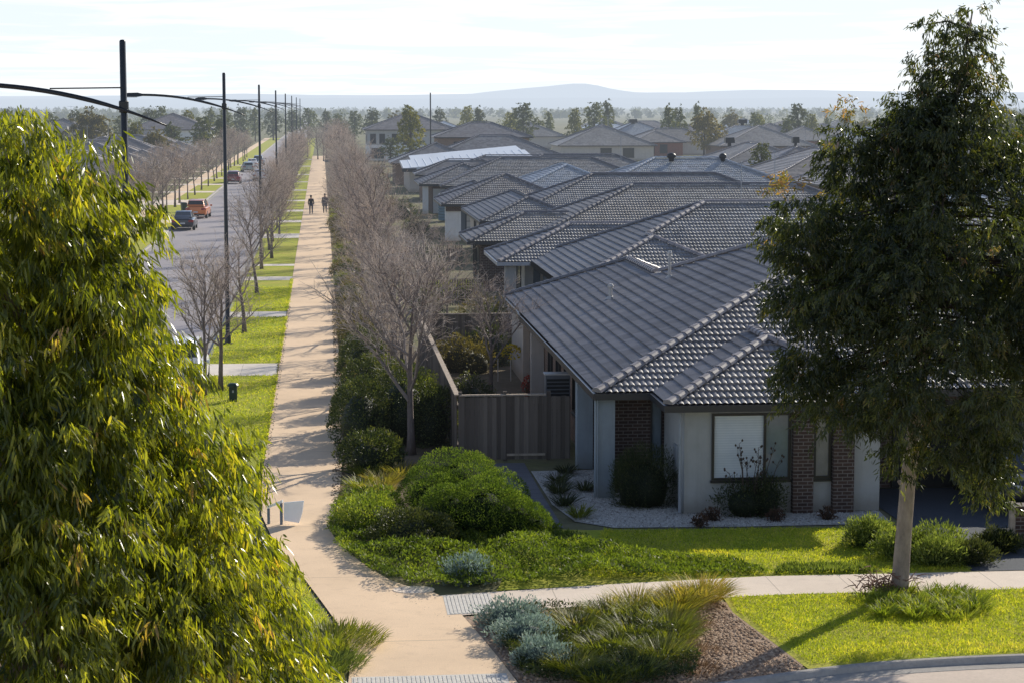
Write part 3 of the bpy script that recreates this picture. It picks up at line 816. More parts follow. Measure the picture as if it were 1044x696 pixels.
    m.add([(9.0, 229, 2.7), (9.0, 229, 2.45), (9.0, 239, 3.05), (9.0, 239, 3.3)], [(0, 1, 2, 3)])
    m.build('roof', 'roof_white', h, True)
    m = MB(); m.box(8.9, 10.5, 228.9, 229, 2.3, 2.7); m.build('gutter', 'gutter', h, True)
    h = house('tiled_house', 'dark tiled house directly behind the white metal roof', [
        (8.5, 20.0, 252.0, 264.0), (12, 32, 254, 270)], 'roof_slate', 'brick_tan', [('brick_tan', [(9, 19.6, 252.6, 263.4, 0, 2.5), (19.6, 31.4, 254.6, 269.4, 0, 2.5)])], lod=0, cap='cap_dark')
    m = MB(); m.tube([(13.6, 258, 3), (13.6, 258, 11.2)], 0.09, 6); m.build('mast', 'gutter', h, True)

def two_storey(label, x0, x1, y0, y1, roof, upper, lower, wins, zt=5.3, group='houses to the right of the path', name='two_storey_house', pitch=R(20), extra=()):
    h = thing(name, label, 'house', (x0, y0, 0), group=group)
    acc = RoofAcc(); hip_block(acc, x0, x1, y0, y1, zt, pitch, lods=(0, 0, 0, 0))
    for e in extra: hip_block(acc, *e, R(20), lods=(0, 0, 0, 0))
    finish_roof(acc, h, roof, 'cap_dark')
    i = .5
    m = MB(); m.box(x0 + i, x1 - i, y0 + i, y1 - i, 2.7, zt - .1); m.build('upper_wall', upper, h, True)
    m = MB(); m.box(x0 + i - .02, x1 - i + .02, y0 + i - .02, y1 - i + .02, 0, 2.698); m.build('lower_wall', lower, h, True)
    for (f, a0, a1, z0, z1) in wins:
        pl = {'S': y0 + i, 'W': x0 + i, 'E': x1 - i}[f]
        if z0 < 2.6: pl += {'S': -.02, 'W': -.02, 'E': .02}[f]
        window(h, f, pl, a0, a1, z0, z1, 'frame_dark', 'glass', ft=0.09)
    return h
def far_house(label, x0, x1, y0, y1, roof, wall, z=EAVE, group='far houses', extra=(), wins=(), cap='cap_dark', name='tiled_house', coolers=(), aerial=True):
    h = thing(name, label, 'house', (x0, y0, 0), group=group)
    acc = RoofAcc(); hip_block(acc, x0, x1, y0, y1, z, R(22), lods=(0, 0, 0, 0))
    for e in extra: hip_block(acc, e[0], e[1], e[2], e[3], z, R(22), lods=(0, 0, 0, 0))
    finish_roof(acc, h, roof, cap)
    m = MB(); m.box(x0 + .5, x1 - .5, y0 + .5, y1 - .5, 0, z - .1)
    for e in extra: m.box(e[0] + .5, e[1] - .5, e[2] + .5, e[3] - .5, 0, z - .11)
    m.build('wall', wall, h, True)
    for (f, a0, a1, z0, z1) in wins:
        window(h, f, {'S': y0 + .5, 'W': x0 + .5, 'E': x1 - .5}[f], a0, a1, z0, z1, ft=0.1)
    for c in coolers: cooler(h, *c)
    if aerial: antenna(h, (x0 + x1) / 2 + 1.2, (y0 + y1) / 2, z + TANP * min(x1 - x0, y1 - y0) / 2 - .1, 2.2)
    return h
# ------------------------------------------------------------------ trees and plants
def perp(d):
    a = Vector((0, 0, 1)) if abs(d.z) < 0.9 else Vector((1, 0, 0))
    x = d.cross(a).normalized(); return x, d.cross(x)
def jitter_dir(d, ang, rnd):
    x, y = perp(d); t = rnd.uniform(0, 2 * PI)
    return (d * math.cos(ang) + (x * math.cos(t) + y * math.sin(t)) * math.sin(ang)).normalized()
def limb(rnd, p, d, L, n=4, wob=0.12, up=0.0):
    pts = [Vector(p)]; d = Vector(d)
    for i in range(n):
        d = jitter_dir(d, rnd.uniform(0, wob * 2), rnd); d = (d + Vector((0, 0, up))).normalized()
        pts.append(pts[-1] + d * (L / n))
    return pts
def at_t(pts, t):
    x = t * (len(pts) - 1); i = min(int(x), len(pts) - 2); f = x - i
    return pts[i].lerp(pts[i + 1], f), (pts[i + 1] - pts[i]).normalized()

MAT['bark_limb'] = bark('grey tan limb bark', (0.27, 0.225, 0.20), (6, 6, 6), .4)
def bare_tree(seed, H=6.0, spread=2.3, name='bare_tree', twig='twig', dens=1.0, first=1.5):
    """leafless street tree: trunk, then scaffold limbs, laterals and twigs in the crown mesh"""
    rnd = random.Random(seed)
    root = thing(name, 'bare leafless street tree', 'tree')
    tr = MB(); cw = MB(); lm = MB()
    lead = limb(rnd, (0, 0, 0), (0, 0, 1), H * 0.8, 8, 0.05, 0.12)
    rad = [0.105 * (1 - 0.86 * i / 8) + (0.03 if i == 0 else 0) for i in range(9)]
    tr.tube(lead, rad, 7)
    nS = int(13 * dens)
    for i in range(nS):
        t = first / (H * .8) + (1 - first / (H * .8)) * (i / nS) ** 0.9 * 0.98
        p, dd = at_t(lead, min(t, .99))
        az = i * 2.4 + rnd.uniform(-.4, .4)
        el = R(rnd.uniform(18, 42) + 30 * t)
        d = Vector((math.cos(az) * math.cos(el), math.sin(az) * math.cos(el), math.sin(el)))
        L = spread * (1.25 - 0.75 * t) * rnd.uniform(.85, 1.2)
        r0 = 0.05 * (1.2 - .8 * t)
        sc_ = limb(rnd, p, d, L, 5, 0.10, 0.06)
        lm.tube(sc_, [r0 * 1.15 * (1 - .78 * k / 5) for k in range(6)], 5, False)
        nL = int(10 * dens * L / spread) + 2
        for j in range(nL):
            tl = 0.22 + 0.76 * (j + rnd.random()) / nL
            q, qd = at_t(sc_, min(tl, .99))
            ld = jitter_dir(qd, R(rnd.uniform(25, 60)), rnd); ld = (ld + Vector((0, 0, .25))).normalized()
            LL = (0.55 + 0.65 * (1 - tl)) * rnd.uniform(.7, 1.25) * spread / 2.3
            la = limb(rnd, q, ld, LL, 3, 0.14, 0.03)
            lm.tube(la, [.017, .012, .008, .004], 3, False)
            for k in range(5):
                tt = .15 + .85 * (k + rnd.random()) / 5
                w, wd = at_t(la, min(tt, .99))
                td = jitter_dir(wd, R(rnd.uniform(20, 60)), rnd)
                tl_ = rnd.uniform(.22, .55)
                tw = limb(rnd, w, td, tl_, 2, 0.15, 0.02)
                cw.tube(tw, [.0065, .005, .003], 3, False)
                for s in range(2):
                    a_, ad = at_t(tw, rnd.uniform(.2, .9))
                    e = a_ + jitter_dir(ad, R(rnd.uniform(25, 55)), rnd) * rnd.uniform(.1, .3)
                    cw.tube([a_, e], [.005, .003], 3, False)
    tr.build('trunk', 'bark_bare', root, smooth=True)
    lm.build('limbs', 'bark_limb', root)
    cw.build('crown', twig, root)
    return root

def shoots(n, envelope, rnd_seed, zr, axis, lump=0.35, inner=0.5, lscale=1.4):
    """origins on/in a lumpy envelope. envelope(z)->radius; zr=(z0,z1); axis(z)->(x,y)"""
    out = []; r_ = random.Random(rnd_seed)
    zs = np.linspace(zr[0], zr[1], 200); rads = np.array([envelope(z) for z in zs]); cdf = np.cumsum(rads + .05); cdf /= cdf[-1]
    while len(out) < n:
        z = zs[int(np.searchsorted(cdf, r_.random()))]
        th = r_.uniform(-PI, PI)
        a = axis(z); rr = envelope(z)
        nz = mnoise.noise(Vector((math.cos(th) * lscale + rnd_seed, math.sin(th) * lscale, z * .75)))
        nz2 = mnoise.noise(Vector((math.cos(th) * 3.1 + rnd_seed * 3, math.sin(th) * 3.1, z * 1.9)))
        rr *= 1 + lump * nz * 1.6 + lump * .8 * nz2
        f = inner + (1 - inner) * r_.random() ** 0.55
        if nz + .6 * nz2 < -0.42 and f > 0.8: continue
        out.append((a[0] + math.cos(th) * rr * f, a[1] + math.sin(th) * rr * f, z + r_.uniform(-.15, .15), th, f))
    return np.array(out)
def foliage(sh, per, Lr, Wr, shoot_len=0.6, droop=0.5, hang=0.9, tipv=0.06, seg=2, leaf_droop=0.15, upshare=0.0):
    """leaves strung on drooping shoots"""
    n = len(sh)
    o = sh[:, :3]; th = sh[:, 3]
    out = np.stack([np.cos(th), np.sin(th), np.full(n, -droop)], 1)
    out += rng.normal(size=(n, 3)) * .45
    out /= np.linalg.norm(out, axis=1, keepdims=True)
    sl = shoot_len * rng.uniform(.5, 1.4, n)
    P = np.repeat(o, per, 0); Dp = np.repeat(out, per, 0); s = np.repeat(sl, per)
    t = rng.random(len(P))
    P = P + Dp * (t * s)[:, None] + np.array([0, 0, -1.0]) * (t * t * s * .35)[:, None] + rng.normal(size=P.shape) * .035
    D = Dp * .55 + rdir(len(P)) * .75 + np.array([0, 0, -hang])
    N = rdir(len(P))
    L = rng.uniform(*Lr, len(P)); W = rng.uniform(*Wr, len(P))
    val = np.clip(np.repeat(rng.normal(.42, .2, n), per) + rng.normal(0, .13, len(P)), 0, .93)
    new = np.repeat(rng.random(n) < tipv, per)
    val[new] = np.clip(rng.normal(.96, .05, new.sum()), .85, 1)
    V, F = leaf_arrays(P, D, N, L, W, leaf_droop, seg)
    return V, F, val

def lobe_shoots(centres, rads, per, seed, flat=.85):
    r_ = random.Random(seed); s = []
    for (x, y, z), r in zip(centres, rads):
        for _ in range(int(per * (r / .55) ** 2)):
            d = Vector((r_.gauss(0, 1), r_.gauss(0, 1), r_.gauss(0, 1) + .25)).normalized() * r_.random() ** .38
            s.append((x + d.x * r, y + d.y * r, z + d.z * r * flat, math.atan2(d.y, d.x), .9))
    return np.array(s)
def left_tree():
    root = thing('eucalyptus_tree', 'large leafy eucalyptus with glossy yellow green drooping leaves, filling the left edge', 'tree', (-3.3, 20.3, 0))
    pts = [(9.8, .3), (9.5, .85), (9.2, 1.15), (8.7, 1.2), (8.1, 1.42), (7.5, 1.42), (6.8, 1.65), (6.0, 2.12), (5.3, 2.58), (4.8, 2.9), (4.2, 3.25), (3.0, 3.3), (2.0, 2.6)]
    zs = [p[0] for p in pts][::-1]; rs = [p[1] for p in pts][::-1]
    env = lambda z: float(np.interp(z, zs, rs))
    ax = lambda z: (0.15, -.2)
    ctr = shoots(400, lambda z: env(z) * .86, 3, (2.4, 9.35), ax, .13, .70, 1.8)
    rl = random.Random(31); rads = [rl.uniform(.34, .66) * (.75 if c_[2] > 8.3 else 1) for c_ in ctr]
    sh = np.concatenate([lobe_shoots(ctr[:, :3], rads, 34, 4), shoots(900, lambda z: env(z) * .6, 5, (2.6, 8.8), ax, .2, .2)])
    fv = [foliage(sh, 25, (.07, .165), (.013, .030), .26, .1, 1.15, .03)]
    cloud('crown', fv, 'leaf_left', root)
    rnd = random.Random(5)
    tr = MB(); tk = limb(rnd, (0, 0, 0), (0, 0, 1), 9.2, 9, .04, .1)
    tr.tube(tk, [.2 - .018 * i for i in range(10)], 9)
    tr.build('trunk', 'bark_gum', root, smooth=True)
    br = MB()
    for i in rnd.sample(range(len(sh)), 170):
        q = Vector(sh[i][:3]); t = min(max((q.z - 1.2) / 9.2, .15), .97); p, _ = at_t(tk, t)
        mid = p.lerp(q, .5) + Vector((0, 0, .15))
        br.tube([p, mid, q], [.035, .02, .006], 4, False)
    br.build('branches', 'bark_gum', root)
def right_tree():
    root = thing('eucalyptus_tree', 'tall dark eucalyptus with bare trunk on the verge lawn before the nearest house', 'tree', (11.32, 39.15, 0))
    pts = [(11.75, .1), (11.3, .45), (10.6, .62), (10.0, .75), (9.5, .9), (9.0, 1.15), (8.4, 1.75), (7.8, 2.3), (7.0, 2.8), (6.0, 3.05), (5.2, 3.05), (4.2, 2.9), (3.4, 2.6), (2.7, 2.1), (2.1, 1.3)]
    zs = [p[0] for p in pts][::-1]; rs = [p[1] for p in pts][::-1]
    env = lambda z: float(np.interp(z, zs, rs))
    ax = lambda z: (float(np.interp(z, [2, 5, 8, 10, 11.7], [.5, .75, .8, .85, 1.25])), float(np.interp(z, [2, 4, 7, 11], [-1.3, -.8, -.3, 0])))
    ctr = shoots(320, lambda z: env(z) * .88, 9, (2.4, 11.4), ax, .42, .5, 1.9)
    rl = random.Random(37); rads = [rl.uniform(.36, .72) * (.6 if c_[2] > 9.6 else 1) for c_ in ctr]
    sh = np.concatenate([lobe_shoots(ctr[:, :3], rads, 27, 6), shoots(1300, lambda z: env(z) * .68, 9, (2.6, 11.5), ax, .2, .05)])
    sh = sh[~(((sh[:, 2] < 3.5) & (sh[:, 1] > -.9)) | ((sh[:, 2] < 4.3) & (sh[:, 1] > .1)) | ((sh[:, 2] < 5.0) & (sh[:, 1] > .9)) | ((sh[:, 2] < 3.6) & (sh[:, 0] < -.1)) | ((sh[:, 2] < 2.9) & (sh[:, 0] < .9)) | ((sh[:, 2] < 4.0) & (sh[:, 0] > 1.4)))]
    # extra lobes: left shoulder with pink tips, right hanging skirt
    def lobe(c, r, n, sd):
        s = []
        rr = random.Random(sd)
        for _ in range(n):
            d = Vector((rr.gauss(0, 1), rr.gauss(0, 1), rr.gauss(0, 1))).normalized() * rr.random() ** .4
            s.append((c[0] + d.x * r[0], c[1] + d.y * r[1], c[2] + d.z * r[2], math.atan2(d.y, d.x), .9))
        return np.array(s)
    lobes = [lobe((-2.1, -.2, 7.2), (.75, .8, .8), 220, 1), lobe((-1.15, .1, 8.6), (.6, .6, .75), 160, 2), lobe((2.6, -.6, 5.6), (1.2, 1.0, 1.4), 330, 3), lobe((1.15, -1.6, 3.0), (.4, .5, .6), 90, 4), lobe((-.45, -1.5, 3.1), (.35, .5, .55), 50, 6), lobe((-2.0, -.4, 4.5), (.7, .7, .7), 150, 7), lobe((-2.3, -.4, 5.9), (.6, .7, .5), 110, 8)]
    pink = lobe((-2.5, -.3, 8.1), (.28, .3, .25), 14, 11); pink2 = lobe((-1.2, 0, 9.5), (.2, .2, .25), 9, 12); pink3 = lobe((1.0, 0, 10.5), (.3, .3, .4), 10, 13)
    f1 = foliage(np.concatenate([sh] + lobes), 24, (.07, .15), (.017, .034), .30, .1, .7, .008)
    f2 = foliage(np.concatenate([pink, pink2, pink3]), 22, (.08, .14), (.02, .03), .4, -.4, .1, 1.0)
    cloud('crown', [f1, f2], 'leaf_right', root)
    rnd = random.Random(8)
    tk = [Vector(p) for p in ((0, 0, -.1), (.02, 0, .3), (.07, 0, 1.2), (.14, 0, 2.4), (.3, 0, 4.0), (.5, 0, 6.0), (.7, 0, 8.0), (.95, 0, 10.0), (1.2, 0, 11.4))]
    tr = MB(); tr.tube(tk, [.21, .175, .16, .15, .13, .105, .07, .04, .015], 12)
    # pruned branch knuckles
    for z, az in ((2.15, 2.5), (1.75, .7), (2.3, -.6)):
        p = Vector((.12, 0, z)); d = Vector((math.cos(az), math.sin(az), .5)).normalized()
        tr.tube([p, p + d * .17, p + d * .22], [.06, .05, .02], 7)
    tr.build('trunk', 'bark_gum', root, smooth=True)
    br = MB()
    allsh = np.concatenate([sh] + lobes)
    for i in rnd.sample(range(len(allsh)), 230):
        q = Vector(allsh[i][:3]); t = min(max((q.z + .4) / 11.6, .27), .97)
        z = 11.4 * t; k = np.searchsorted([p.z for p in tk], z); k = min(max(k, 1), 8)
        p = tk[k - 1].lerp(tk[k], (z - tk[k - 1].z) / (tk[k].z - tk[k - 1].z))
        br.tube([p, p.lerp(q, .45) + Vector((0, 0, .12)), q], [.03, .018, .006], 4, False)
    br.build('branches', 'bark_dark', root)

def gum_proto(seed, H, W, mat, name='gum_tree', lob=9, trunk_h=.25, n=170, lf=(.25, .5), per=16):
    """mid-distance evergreen: several foliage masses on a trunk"""
    rnd = random.Random(seed)
    root = thing(name, 'evergreen tree', 'tree')
    S = []
    for i in range(lob):
        t = (i + .5) / lob
        z = H * (trunk_h + (1 - trunk_h) * t * .93)
        rad = W * .5 * (math.sin(PI * (0.18 + .75 * t)) ** .8)
        az = i * 2.4 + rnd.random(); f = .55 * rnd.random() if t < .85 else .1
        c = (math.cos(az) * rad * f, math.sin(az) * rad * f, z)
        for _ in range(int(n / lob)):
            d = Vector((rnd.gauss(0, 1), rnd.gauss(0, 1), rnd.gauss(0, 1))).normalized() * rnd.random() ** .35
            S.append((c[0] + d.x * rad * .62, c[1] + d.y * rad * .62, c[2] + d.z * H * .13, math.atan2(d.y, d.x), .9))
    S = np.array(S)
    f = foliage(S, per, lf, (lf[0] * .55, lf[1] * .5), .7, .1, .3, .0, 1, .1)
    cloud('crown', [f], mat, root)
    tr = MB(); tr.tube([(0, 0, -.1), (.05, 0, H * .3), (.0, .1, H * .6), (0, 0, H * .85)], [H * .022, H * .016, H * .010, H * .004], 6)
    for i in rnd.sample(range(len(S)), 14):
        q = Vector(S[i][:3]); p = Vector((0, 0, max(q.z * .6, H * .15))); tr.tube([p, p.lerp(q, .5), q], [H * .007, H * .005, H * .002], 4, False)
    tr.build('trunk', 'bark_dark', root)
    return root

def shrub_cloud(ell, n, Lr, Wr, up=.5, fuzz=.08, lump=.2, seed=0, rand=.8):
    """leaves over lumpy ellipsoids. ell: list of (cx,cy,cz,rx,ry,rz)"""
    out = []; r_ = random.Random(seed)
    areas = [(e[3] * e[4] + e[4] * e[5] + e[3] * e[5]) for e in ell]; tot = sum(areas)
    for e, a in zip(ell, areas):
        k = int(n * a / tot)
        d = rdir(k); d[:, 2] = np.where(rng.random(k) < .78, np.abs(d[:, 2]), -np.abs(d[:, 2]) * .75)
        nz = np.array([mnoise.noise(Vector((x * 2.1 + seed, y * 2.1 + e[0], z * 2.1 + e[1]))) + .5 * mnoise.noise(Vector((x * 5 + seed, y * 5, z * 5))) for x, y, z in d])
        rr = (1 + lump * nz) * (1 - fuzz * 1.5 * rng.random(k) ** 1.5 + fuzz * .5 * rng.random(k))
        P = np.stack([e[0] + d[:, 0] * e[3] * rr, e[1] + d[:, 1] * e[4] * rr, np.maximum(e[2] + d[:, 2] * e[5] * rr, .01)], 1)
        D = d * .8 + rdir(k) * rand + np.array([0, 0, up])
        val = np.clip(rng.normal(.5, .2, k) + .35 * nz, 0, 1)
        V, F = leaf_arrays(P, D, rdir(k), rng.uniform(*Lr, k), rng.uniform(*Wr, k), .05, 1)
        out.append((V, F, val))
    return out
def shrub(name, label, ell, n, Lr, Wr, mat, loc=(0, 0, 0), group=None, up=.5, fuzz=.08, lump=.2, seed=0, cat='shrub', core=.62, rand=.8):
    parts = shrub_cloud(ell, n, Lr, Wr, up, fuzz, lump, seed, rand)
    ev = []; ef = []
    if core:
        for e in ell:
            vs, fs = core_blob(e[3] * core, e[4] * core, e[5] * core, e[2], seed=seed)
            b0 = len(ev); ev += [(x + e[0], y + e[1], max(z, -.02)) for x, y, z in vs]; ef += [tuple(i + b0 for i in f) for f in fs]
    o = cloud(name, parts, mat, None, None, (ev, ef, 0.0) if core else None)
    o.location = loc
    return tag(o, label, cat, group)

def blades(C, per, Lr, Wr, spread, lean, val=(.5, .2), droop=.35, rad=.12):
    """arching blades from tuft centres C (n,3)"""
    n = len(C); P = np.repeat(C, per, 0); k = len(P)
    th = rng.uniform(-PI, PI, k)
    rr = np.sqrt(rng.random(k)) * (np.repeat(spread, per) if np.ndim(spread) else spread)
    P = P + np.stack([np.cos(th) * rr * rad / .12 * .5, np.sin(th) * rr * rad / .12 * .5, np.zeros(k)], 1)
    D = np.stack([np.cos(th) * lean, np.sin(th) * lean, np.ones(k)], 1) + rng.normal(size=(k, 3)) * .16
    N = np.stack([np.cos(th + .3), np.sin(th + .3), np.full(k, -lean)], 1) + rng.normal(size=(k, 3)) * .3
    L = rng.uniform(*Lr, k); W = rng.uniform(*Wr, k)
    v = np.clip(np.repeat(rng.normal(val[0], val[1] * .6, n), per) + rng.normal(0, val[1], k), 0, 1)
    V, F = leaf_arrays(P, D, N, L, W, droop, 2)
    return V, F, v
def tussock(label, loc, n, L, W, mat, spread=.25, lean=.6, val=(.5, .2), group=None, name='tussock_grass', cat='grass tuft', extra=None):
    C = np.zeros((1, 3))
    parts = [blades(C, n, L, W, spread, lean, val)]
    if extra: parts += extra
    o = cloud(name, parts, mat); o.location = loc
    return tag(o, label, cat, group)

def pts_in(poly, n):
    xs = [p[0] for p in poly]; ys = [p[1] for p in poly]; out = []
    def inside(x, y):
        c = False; j = len(poly) - 1
        for i in range(len(poly)):
            xi, yi = poly[i]; xj, yj = poly[j]
            if (yi > y) != (yj > y) and x < (xj - xi) * (y - yi) / (yj - yi) + xi: c = not c
            j = i
        return c
    while len(out) < n:
        x = random.uniform(min(xs), max(xs)); y = random.uniform(min(ys), max(ys))
        if inside(x, y): out.append((x, y))
    return np.array(out)
def lawn_blades(name, poly, n, L=(.04, .09), W=(.010, .018), z=0.0, mat='grass', val=(.48, .22), patch=.42):
    xy = pts_in(poly, n)
    for y0, y1 in ((73.9, 77.4), (94.4, 97.0)): xy = xy[~((xy[:, 0] < -1) & (xy[:, 1] > y0) & (xy[:, 1] < y1))]
    k = len(xy); P = np.concatenate([xy, np.full((k, 1), z)], 1)
    D = rng.normal(size=(k, 3)) * .45 + np.array([0, 0, 1.0])
    nz = np.array([mnoise.noise(Vector((x * .9, y * .9, 0))) + .6 * mnoise.noise(Vector((x * 3.3, y * 3.3, 4))) for x, y in xy])
    v = np.clip(rng.normal(val[0], val[1], k) + patch * nz, 0, 1)
    V, F = leaf_arrays(P, D, rdir(k), rng.uniform(*L, k) * (1 + .5 * nz), rng.uniform(*W, k), .15, 1)
    return cloud(name, [(V, F, v)], mat, None, 'stuff')
# ------------------------------------------------------------------ setting
def sheet(name, poly, z, mat, kind='structure'):
    m = MB(); m.sheet(poly, z); return m.build(name, mat, None, kind=kind)
def setting():
    m = MB(); m.sheet([(-26000, -300), (26000, -300), (26000, 30000), (-26000, 30000)], -0.16); m.build('ground', 'ground', kind='structure')
    sheet('road', [(-11.7, 20), (-4.6, 20), (-4.6, 1400), (-11.7, 1400)], -0.12, 'asphalt')
    sheet('cross_street', [(-60, 5), (80, 5), (80, 34.4), (-60, 34.4)], -0.115, 'road_near')
    kerb = [(60, 34.45), (16, 34.45), (12.2, 34.4), (10.5, 34.28), (8.9, 33.98), (7.4, 33.42), (6.0, 32.85), (4.6, 32.5), (3.3, 32.4), (0.3, 32.4), (-2.5, 32.6), (-4.2, 34.0), (-4.45, 37)]
    land = kerb + [(-4.45, 900), (420, 900), (420, 34.45)]
    m = MB(); m.slab(land, -0.3, -0.03); m.build('estate_ground', 'yard', kind='structure')
    m = MB(); m.slab([(-420, 30), (-11.85, 30), (-11.85, 900), (-420, 900)], -0.3, -0.03); m.build('estate_ground', 'yard', kind='structure')
    # kerbs: real steps with a gutter tray
    def kerbline(pts, name, w=0.16, tray=0.32, z=0.005):
        m = MB(); L = [Vector((x, y, 0)) for x, y in pts]
        secs = []
        for i, p in enumerate(L):
            d = (L[min(i + 1, len(L) - 1)] - L[max(i - 1, 0)]).normalized(); nrm = Vector((d.y, -d.x, 0))
            secs.append([p + nrm * o + Vector((0, 0, h)) for o, h in ((w * .9, -.3), (w * .9, z), (0.03, z), (-0.0, z - .02), (-.03, -.095), (-tray, -.108), (-tray, -.3))])
        n = len(secs[0]); vs = [q for s in secs for q in s]
        fs = [(i * n + k, i * n + k + 1, (i + 1) * n + k + 1, (i + 1) * n + k) for i in range(len(secs) - 1) for k in range(n - 1)]
        m.add(vs, fs); return m.build(name, 'kerb', kind='structure')
    # densify the curve
    def smooth(pts, it=2):
        for _ in range(it):
            o = [pts[0]]
            for a, c in zip(pts, pts[1:]):
                o += [(a[0] * .75 + c[0] * .25, a[1] * .75 + c[1] * .25), (a[0] * .25 + c[0] * .75, a[1] * .25 + c[1] * .75)]
            pts = o + [pts[-1]]
        return pts
    kerbline(smooth(kerb[1:])[::-1][::-1], 'kerb')
    kerbline([(-4.45, 37 + i * 40) for i in range(22)], 'kerb')
    kerbline([(-11.85, 900 - i * 40) for i in range(22)], 'kerb')
    # sheets, bottom up
    sheet('garden_bed', [(.5, 44), (.5, 420), (3.6, 420), (3.6, 53), (5.2, 53), (5.2, 46), (2, 41)], -0.024, 'soil')
    sheet('verge_lawn', [(-4.44, 40), (-1.6, 40), (-1.6, 620), (-4.44, 620)], -0.016, 'lawn')
    sheet('verge_lawn', [(-15.0, 60), (-11.95, 60), (-11.95, 620), (-15.0, 620)], -0.016, 'lawn')
    sheet('footpath', [(-16.6, 60), (-15.0, 60), (-15.0, 620), (-16.6, 620)], -0.010, 'path')
    for a, c in ((73.9, 77.4), (94.4, 97.0), (114.6, 117.0), (124.9, 126.4), (151.4, 156.6), (171.8, 175.2), (189.5, 193.0), (210, 213), (236, 239.5), (262, 265), (290, 294), (330, 334), (372, 376)):
        sheet('crossing_strip', [(-4.44, a), (-1.69, a), (-1.69, c), (-4.44, c)], -0.008, 'crosspath')
    for a, c in ((157.5, 161.5), (172, 176), (203, 214), (232, 236), (254, 258), (276, 280), (304, 308), (336, 340)):
        sheet('driveway', [(-20, a), (-11.9, a), (-11.9, c), (-20, c)], -0.006, 'footpath')
    pl = [(-1.7, 400), (-1.7, 52), (-1.42, 47), (-.6, 42.5), (0.1, 38.5), (.45, 36.3), (.36, 33.7), (.3, 32.5)]
    pr_ = [(3.3, 32.5), (3.2, 33.5), (2.9, 36.0), (2.58, 38.2), (2.3, 40.0), (1.44, 40.9), (0.85, 42.6), (.40, 44.4), (.08, 46.4), (.2, 48.5), (.42, 52), (.55, 60), (.62, 75), (.62, 400)]
    sheet('path', smooth(pl, 1) + smooth(pr_, 1), 0.0, 'path')
    sheet('footpath', [(2.2, 38.15), (6, 38.95), (9, 39.32), (60, 39.5), (60, 40.95), (9, 40.92), (6, 40.55), (2.2, 39.85)], -0.004, 'footpath')
    sheet('verge_lawn', [(-1.65, 50), (-1.5, 47), (-.7, 42.5), (0.0, 38.5), (.36, 36.3), (.27, 33.6), (-1.5, 33.2), (-4.3, 37), (-4.4, 50)], -0.018, 'lawn')
    m = MB()
    for k in range(12): m.box(2.36 + k * .075, 2.405 + k * .075, 38.3 + k * .014, 39.75 + k * .012, .0, .012)
    m.sheet([(2.3, 38.25), (3.25, 38.42), (3.25, 39.92), (2.3, 39.8)], .004)
    tag(m.build('tactile_paving', 'tactile'), 'pale ribbed tactile pad where the footpath meets the tan path', 'tactile paving')
    m = MB()
    for k in range(34): m.box(.45 + k * .075, .495 + k * .075, 33.55, 34.05, .0, .012)
    m.sheet([(.42, 33.5), (3.05, 33.5), (3.05, 34.1), (.42, 34.1)], .004)
    tag(m.build('tactile_paving', 'tactile'), 'wide pale ribbed tactile strip across the path at the crossing', 'tactile paving')
    # manhole lid where the footpath joins
    m = MB(); m.slab([(1.75 + .42 * math.cos(t) , 40.35 + .3 * math.sin(t)) for t in [i * PI / 8 for i in range(16)]], -.01, .012)
    tag(m.build('access_cover', 'footpath'), 'pale rounded concrete cover at the curved edge of the path', 'cover')
    sheet('mulch_bed', smooth([(2.6, 38.15), (2.92, 36), (3.22, 33.5), (3.4, 32.6), (5.9, 32.95), (7.35, 33.5), (8.3, 33.9), (8.1, 35.4), (7.75, 38.0), (7.8, 39.1), (6, 38.9)], 1), -0.014, 'mulch')
    sheet('verge_lawn', [(7.8, 39.3), (7.75, 38.0), (8.05, 35.6), (8.25, 33.95), (8.9, 34.1), (10.5, 34.4), (12.2, 34.52), (60, 34.58), (60, 39.48), (9, 39.3)], -0.012, 'lawn')
    sheet('front_lawn', [(3.4, 40.2), (9, 40.95), (13.6, 40.98), (13.3, 45.6), (6.0, 45.9), (4.7, 46.2)], -0.014, 'lawn')
    sheet('gravel_bed', smooth([(5.45, 53.6), (7.14, 53.7), (7.14, 50.3), (8.46, 50.3), (8.46, 47.49), (13.2, 47.49), (13.1, 46.0), (9.4, 45.95), (6.6, 46.1), (5.8, 46.9), (5.5, 49)], 0), -0.010, 'gravel')
    sheet('driveway', [(13.4, 41), (19.4, 41), (19.6, 50.3), (13.3, 50.3)], -0.009, 'driveway')
    sheet('driveway', [(13.4, 34.6), (19.4, 34.6), (19.4, 39.45), (13.4, 39.45)], -0.0105, 'lawn')
    sheet('stepping_path', [(3.9, 54.9), (3.95, 50), (4.3, 46.4), (5.45, 46.2), (5.4, 50), (5.4, 54.9)], -0.0085, 'paver')
    sheet('yard_lawn', [(3.7, 60), (7, 60), (7, 77), (3.7, 77)], -0.013, 'soil')
    # hills far away
    def ridge(name, prof, Y, depth):
        m = MB(); n = len(prof); V = []
        xs = np.linspace(prof[0][0], prof[-1][0], 220)
        for j, (dy, k) in enumerate(((-depth, 0.0), (-depth * .5, .55), (0, 1.0), (depth, .0))):
            for x in xs:
                z = float(np.interp(x, [p[0] for p in prof], [p[1] for p in prof]))
                z += (mnoise.noise(Vector((x * .0011, j, 0))) * .6 + .4 * mnoise.noise(Vector((x * .004, j, 3)))) * z * .10
                V.append((x, Y + dy, z * k - (1 - k) * 5))
        F = [(j * 220 + i, j * 220 + i + 1, (j + 1) * 220 + i + 1, (j + 1) * 220 + i) for j in range(3) for i in range(219)]
        m.add(V, F); m.build(name, 'hill', kind='structure', smooth=True)
    Y = 16000; kx = Y / 2100.0
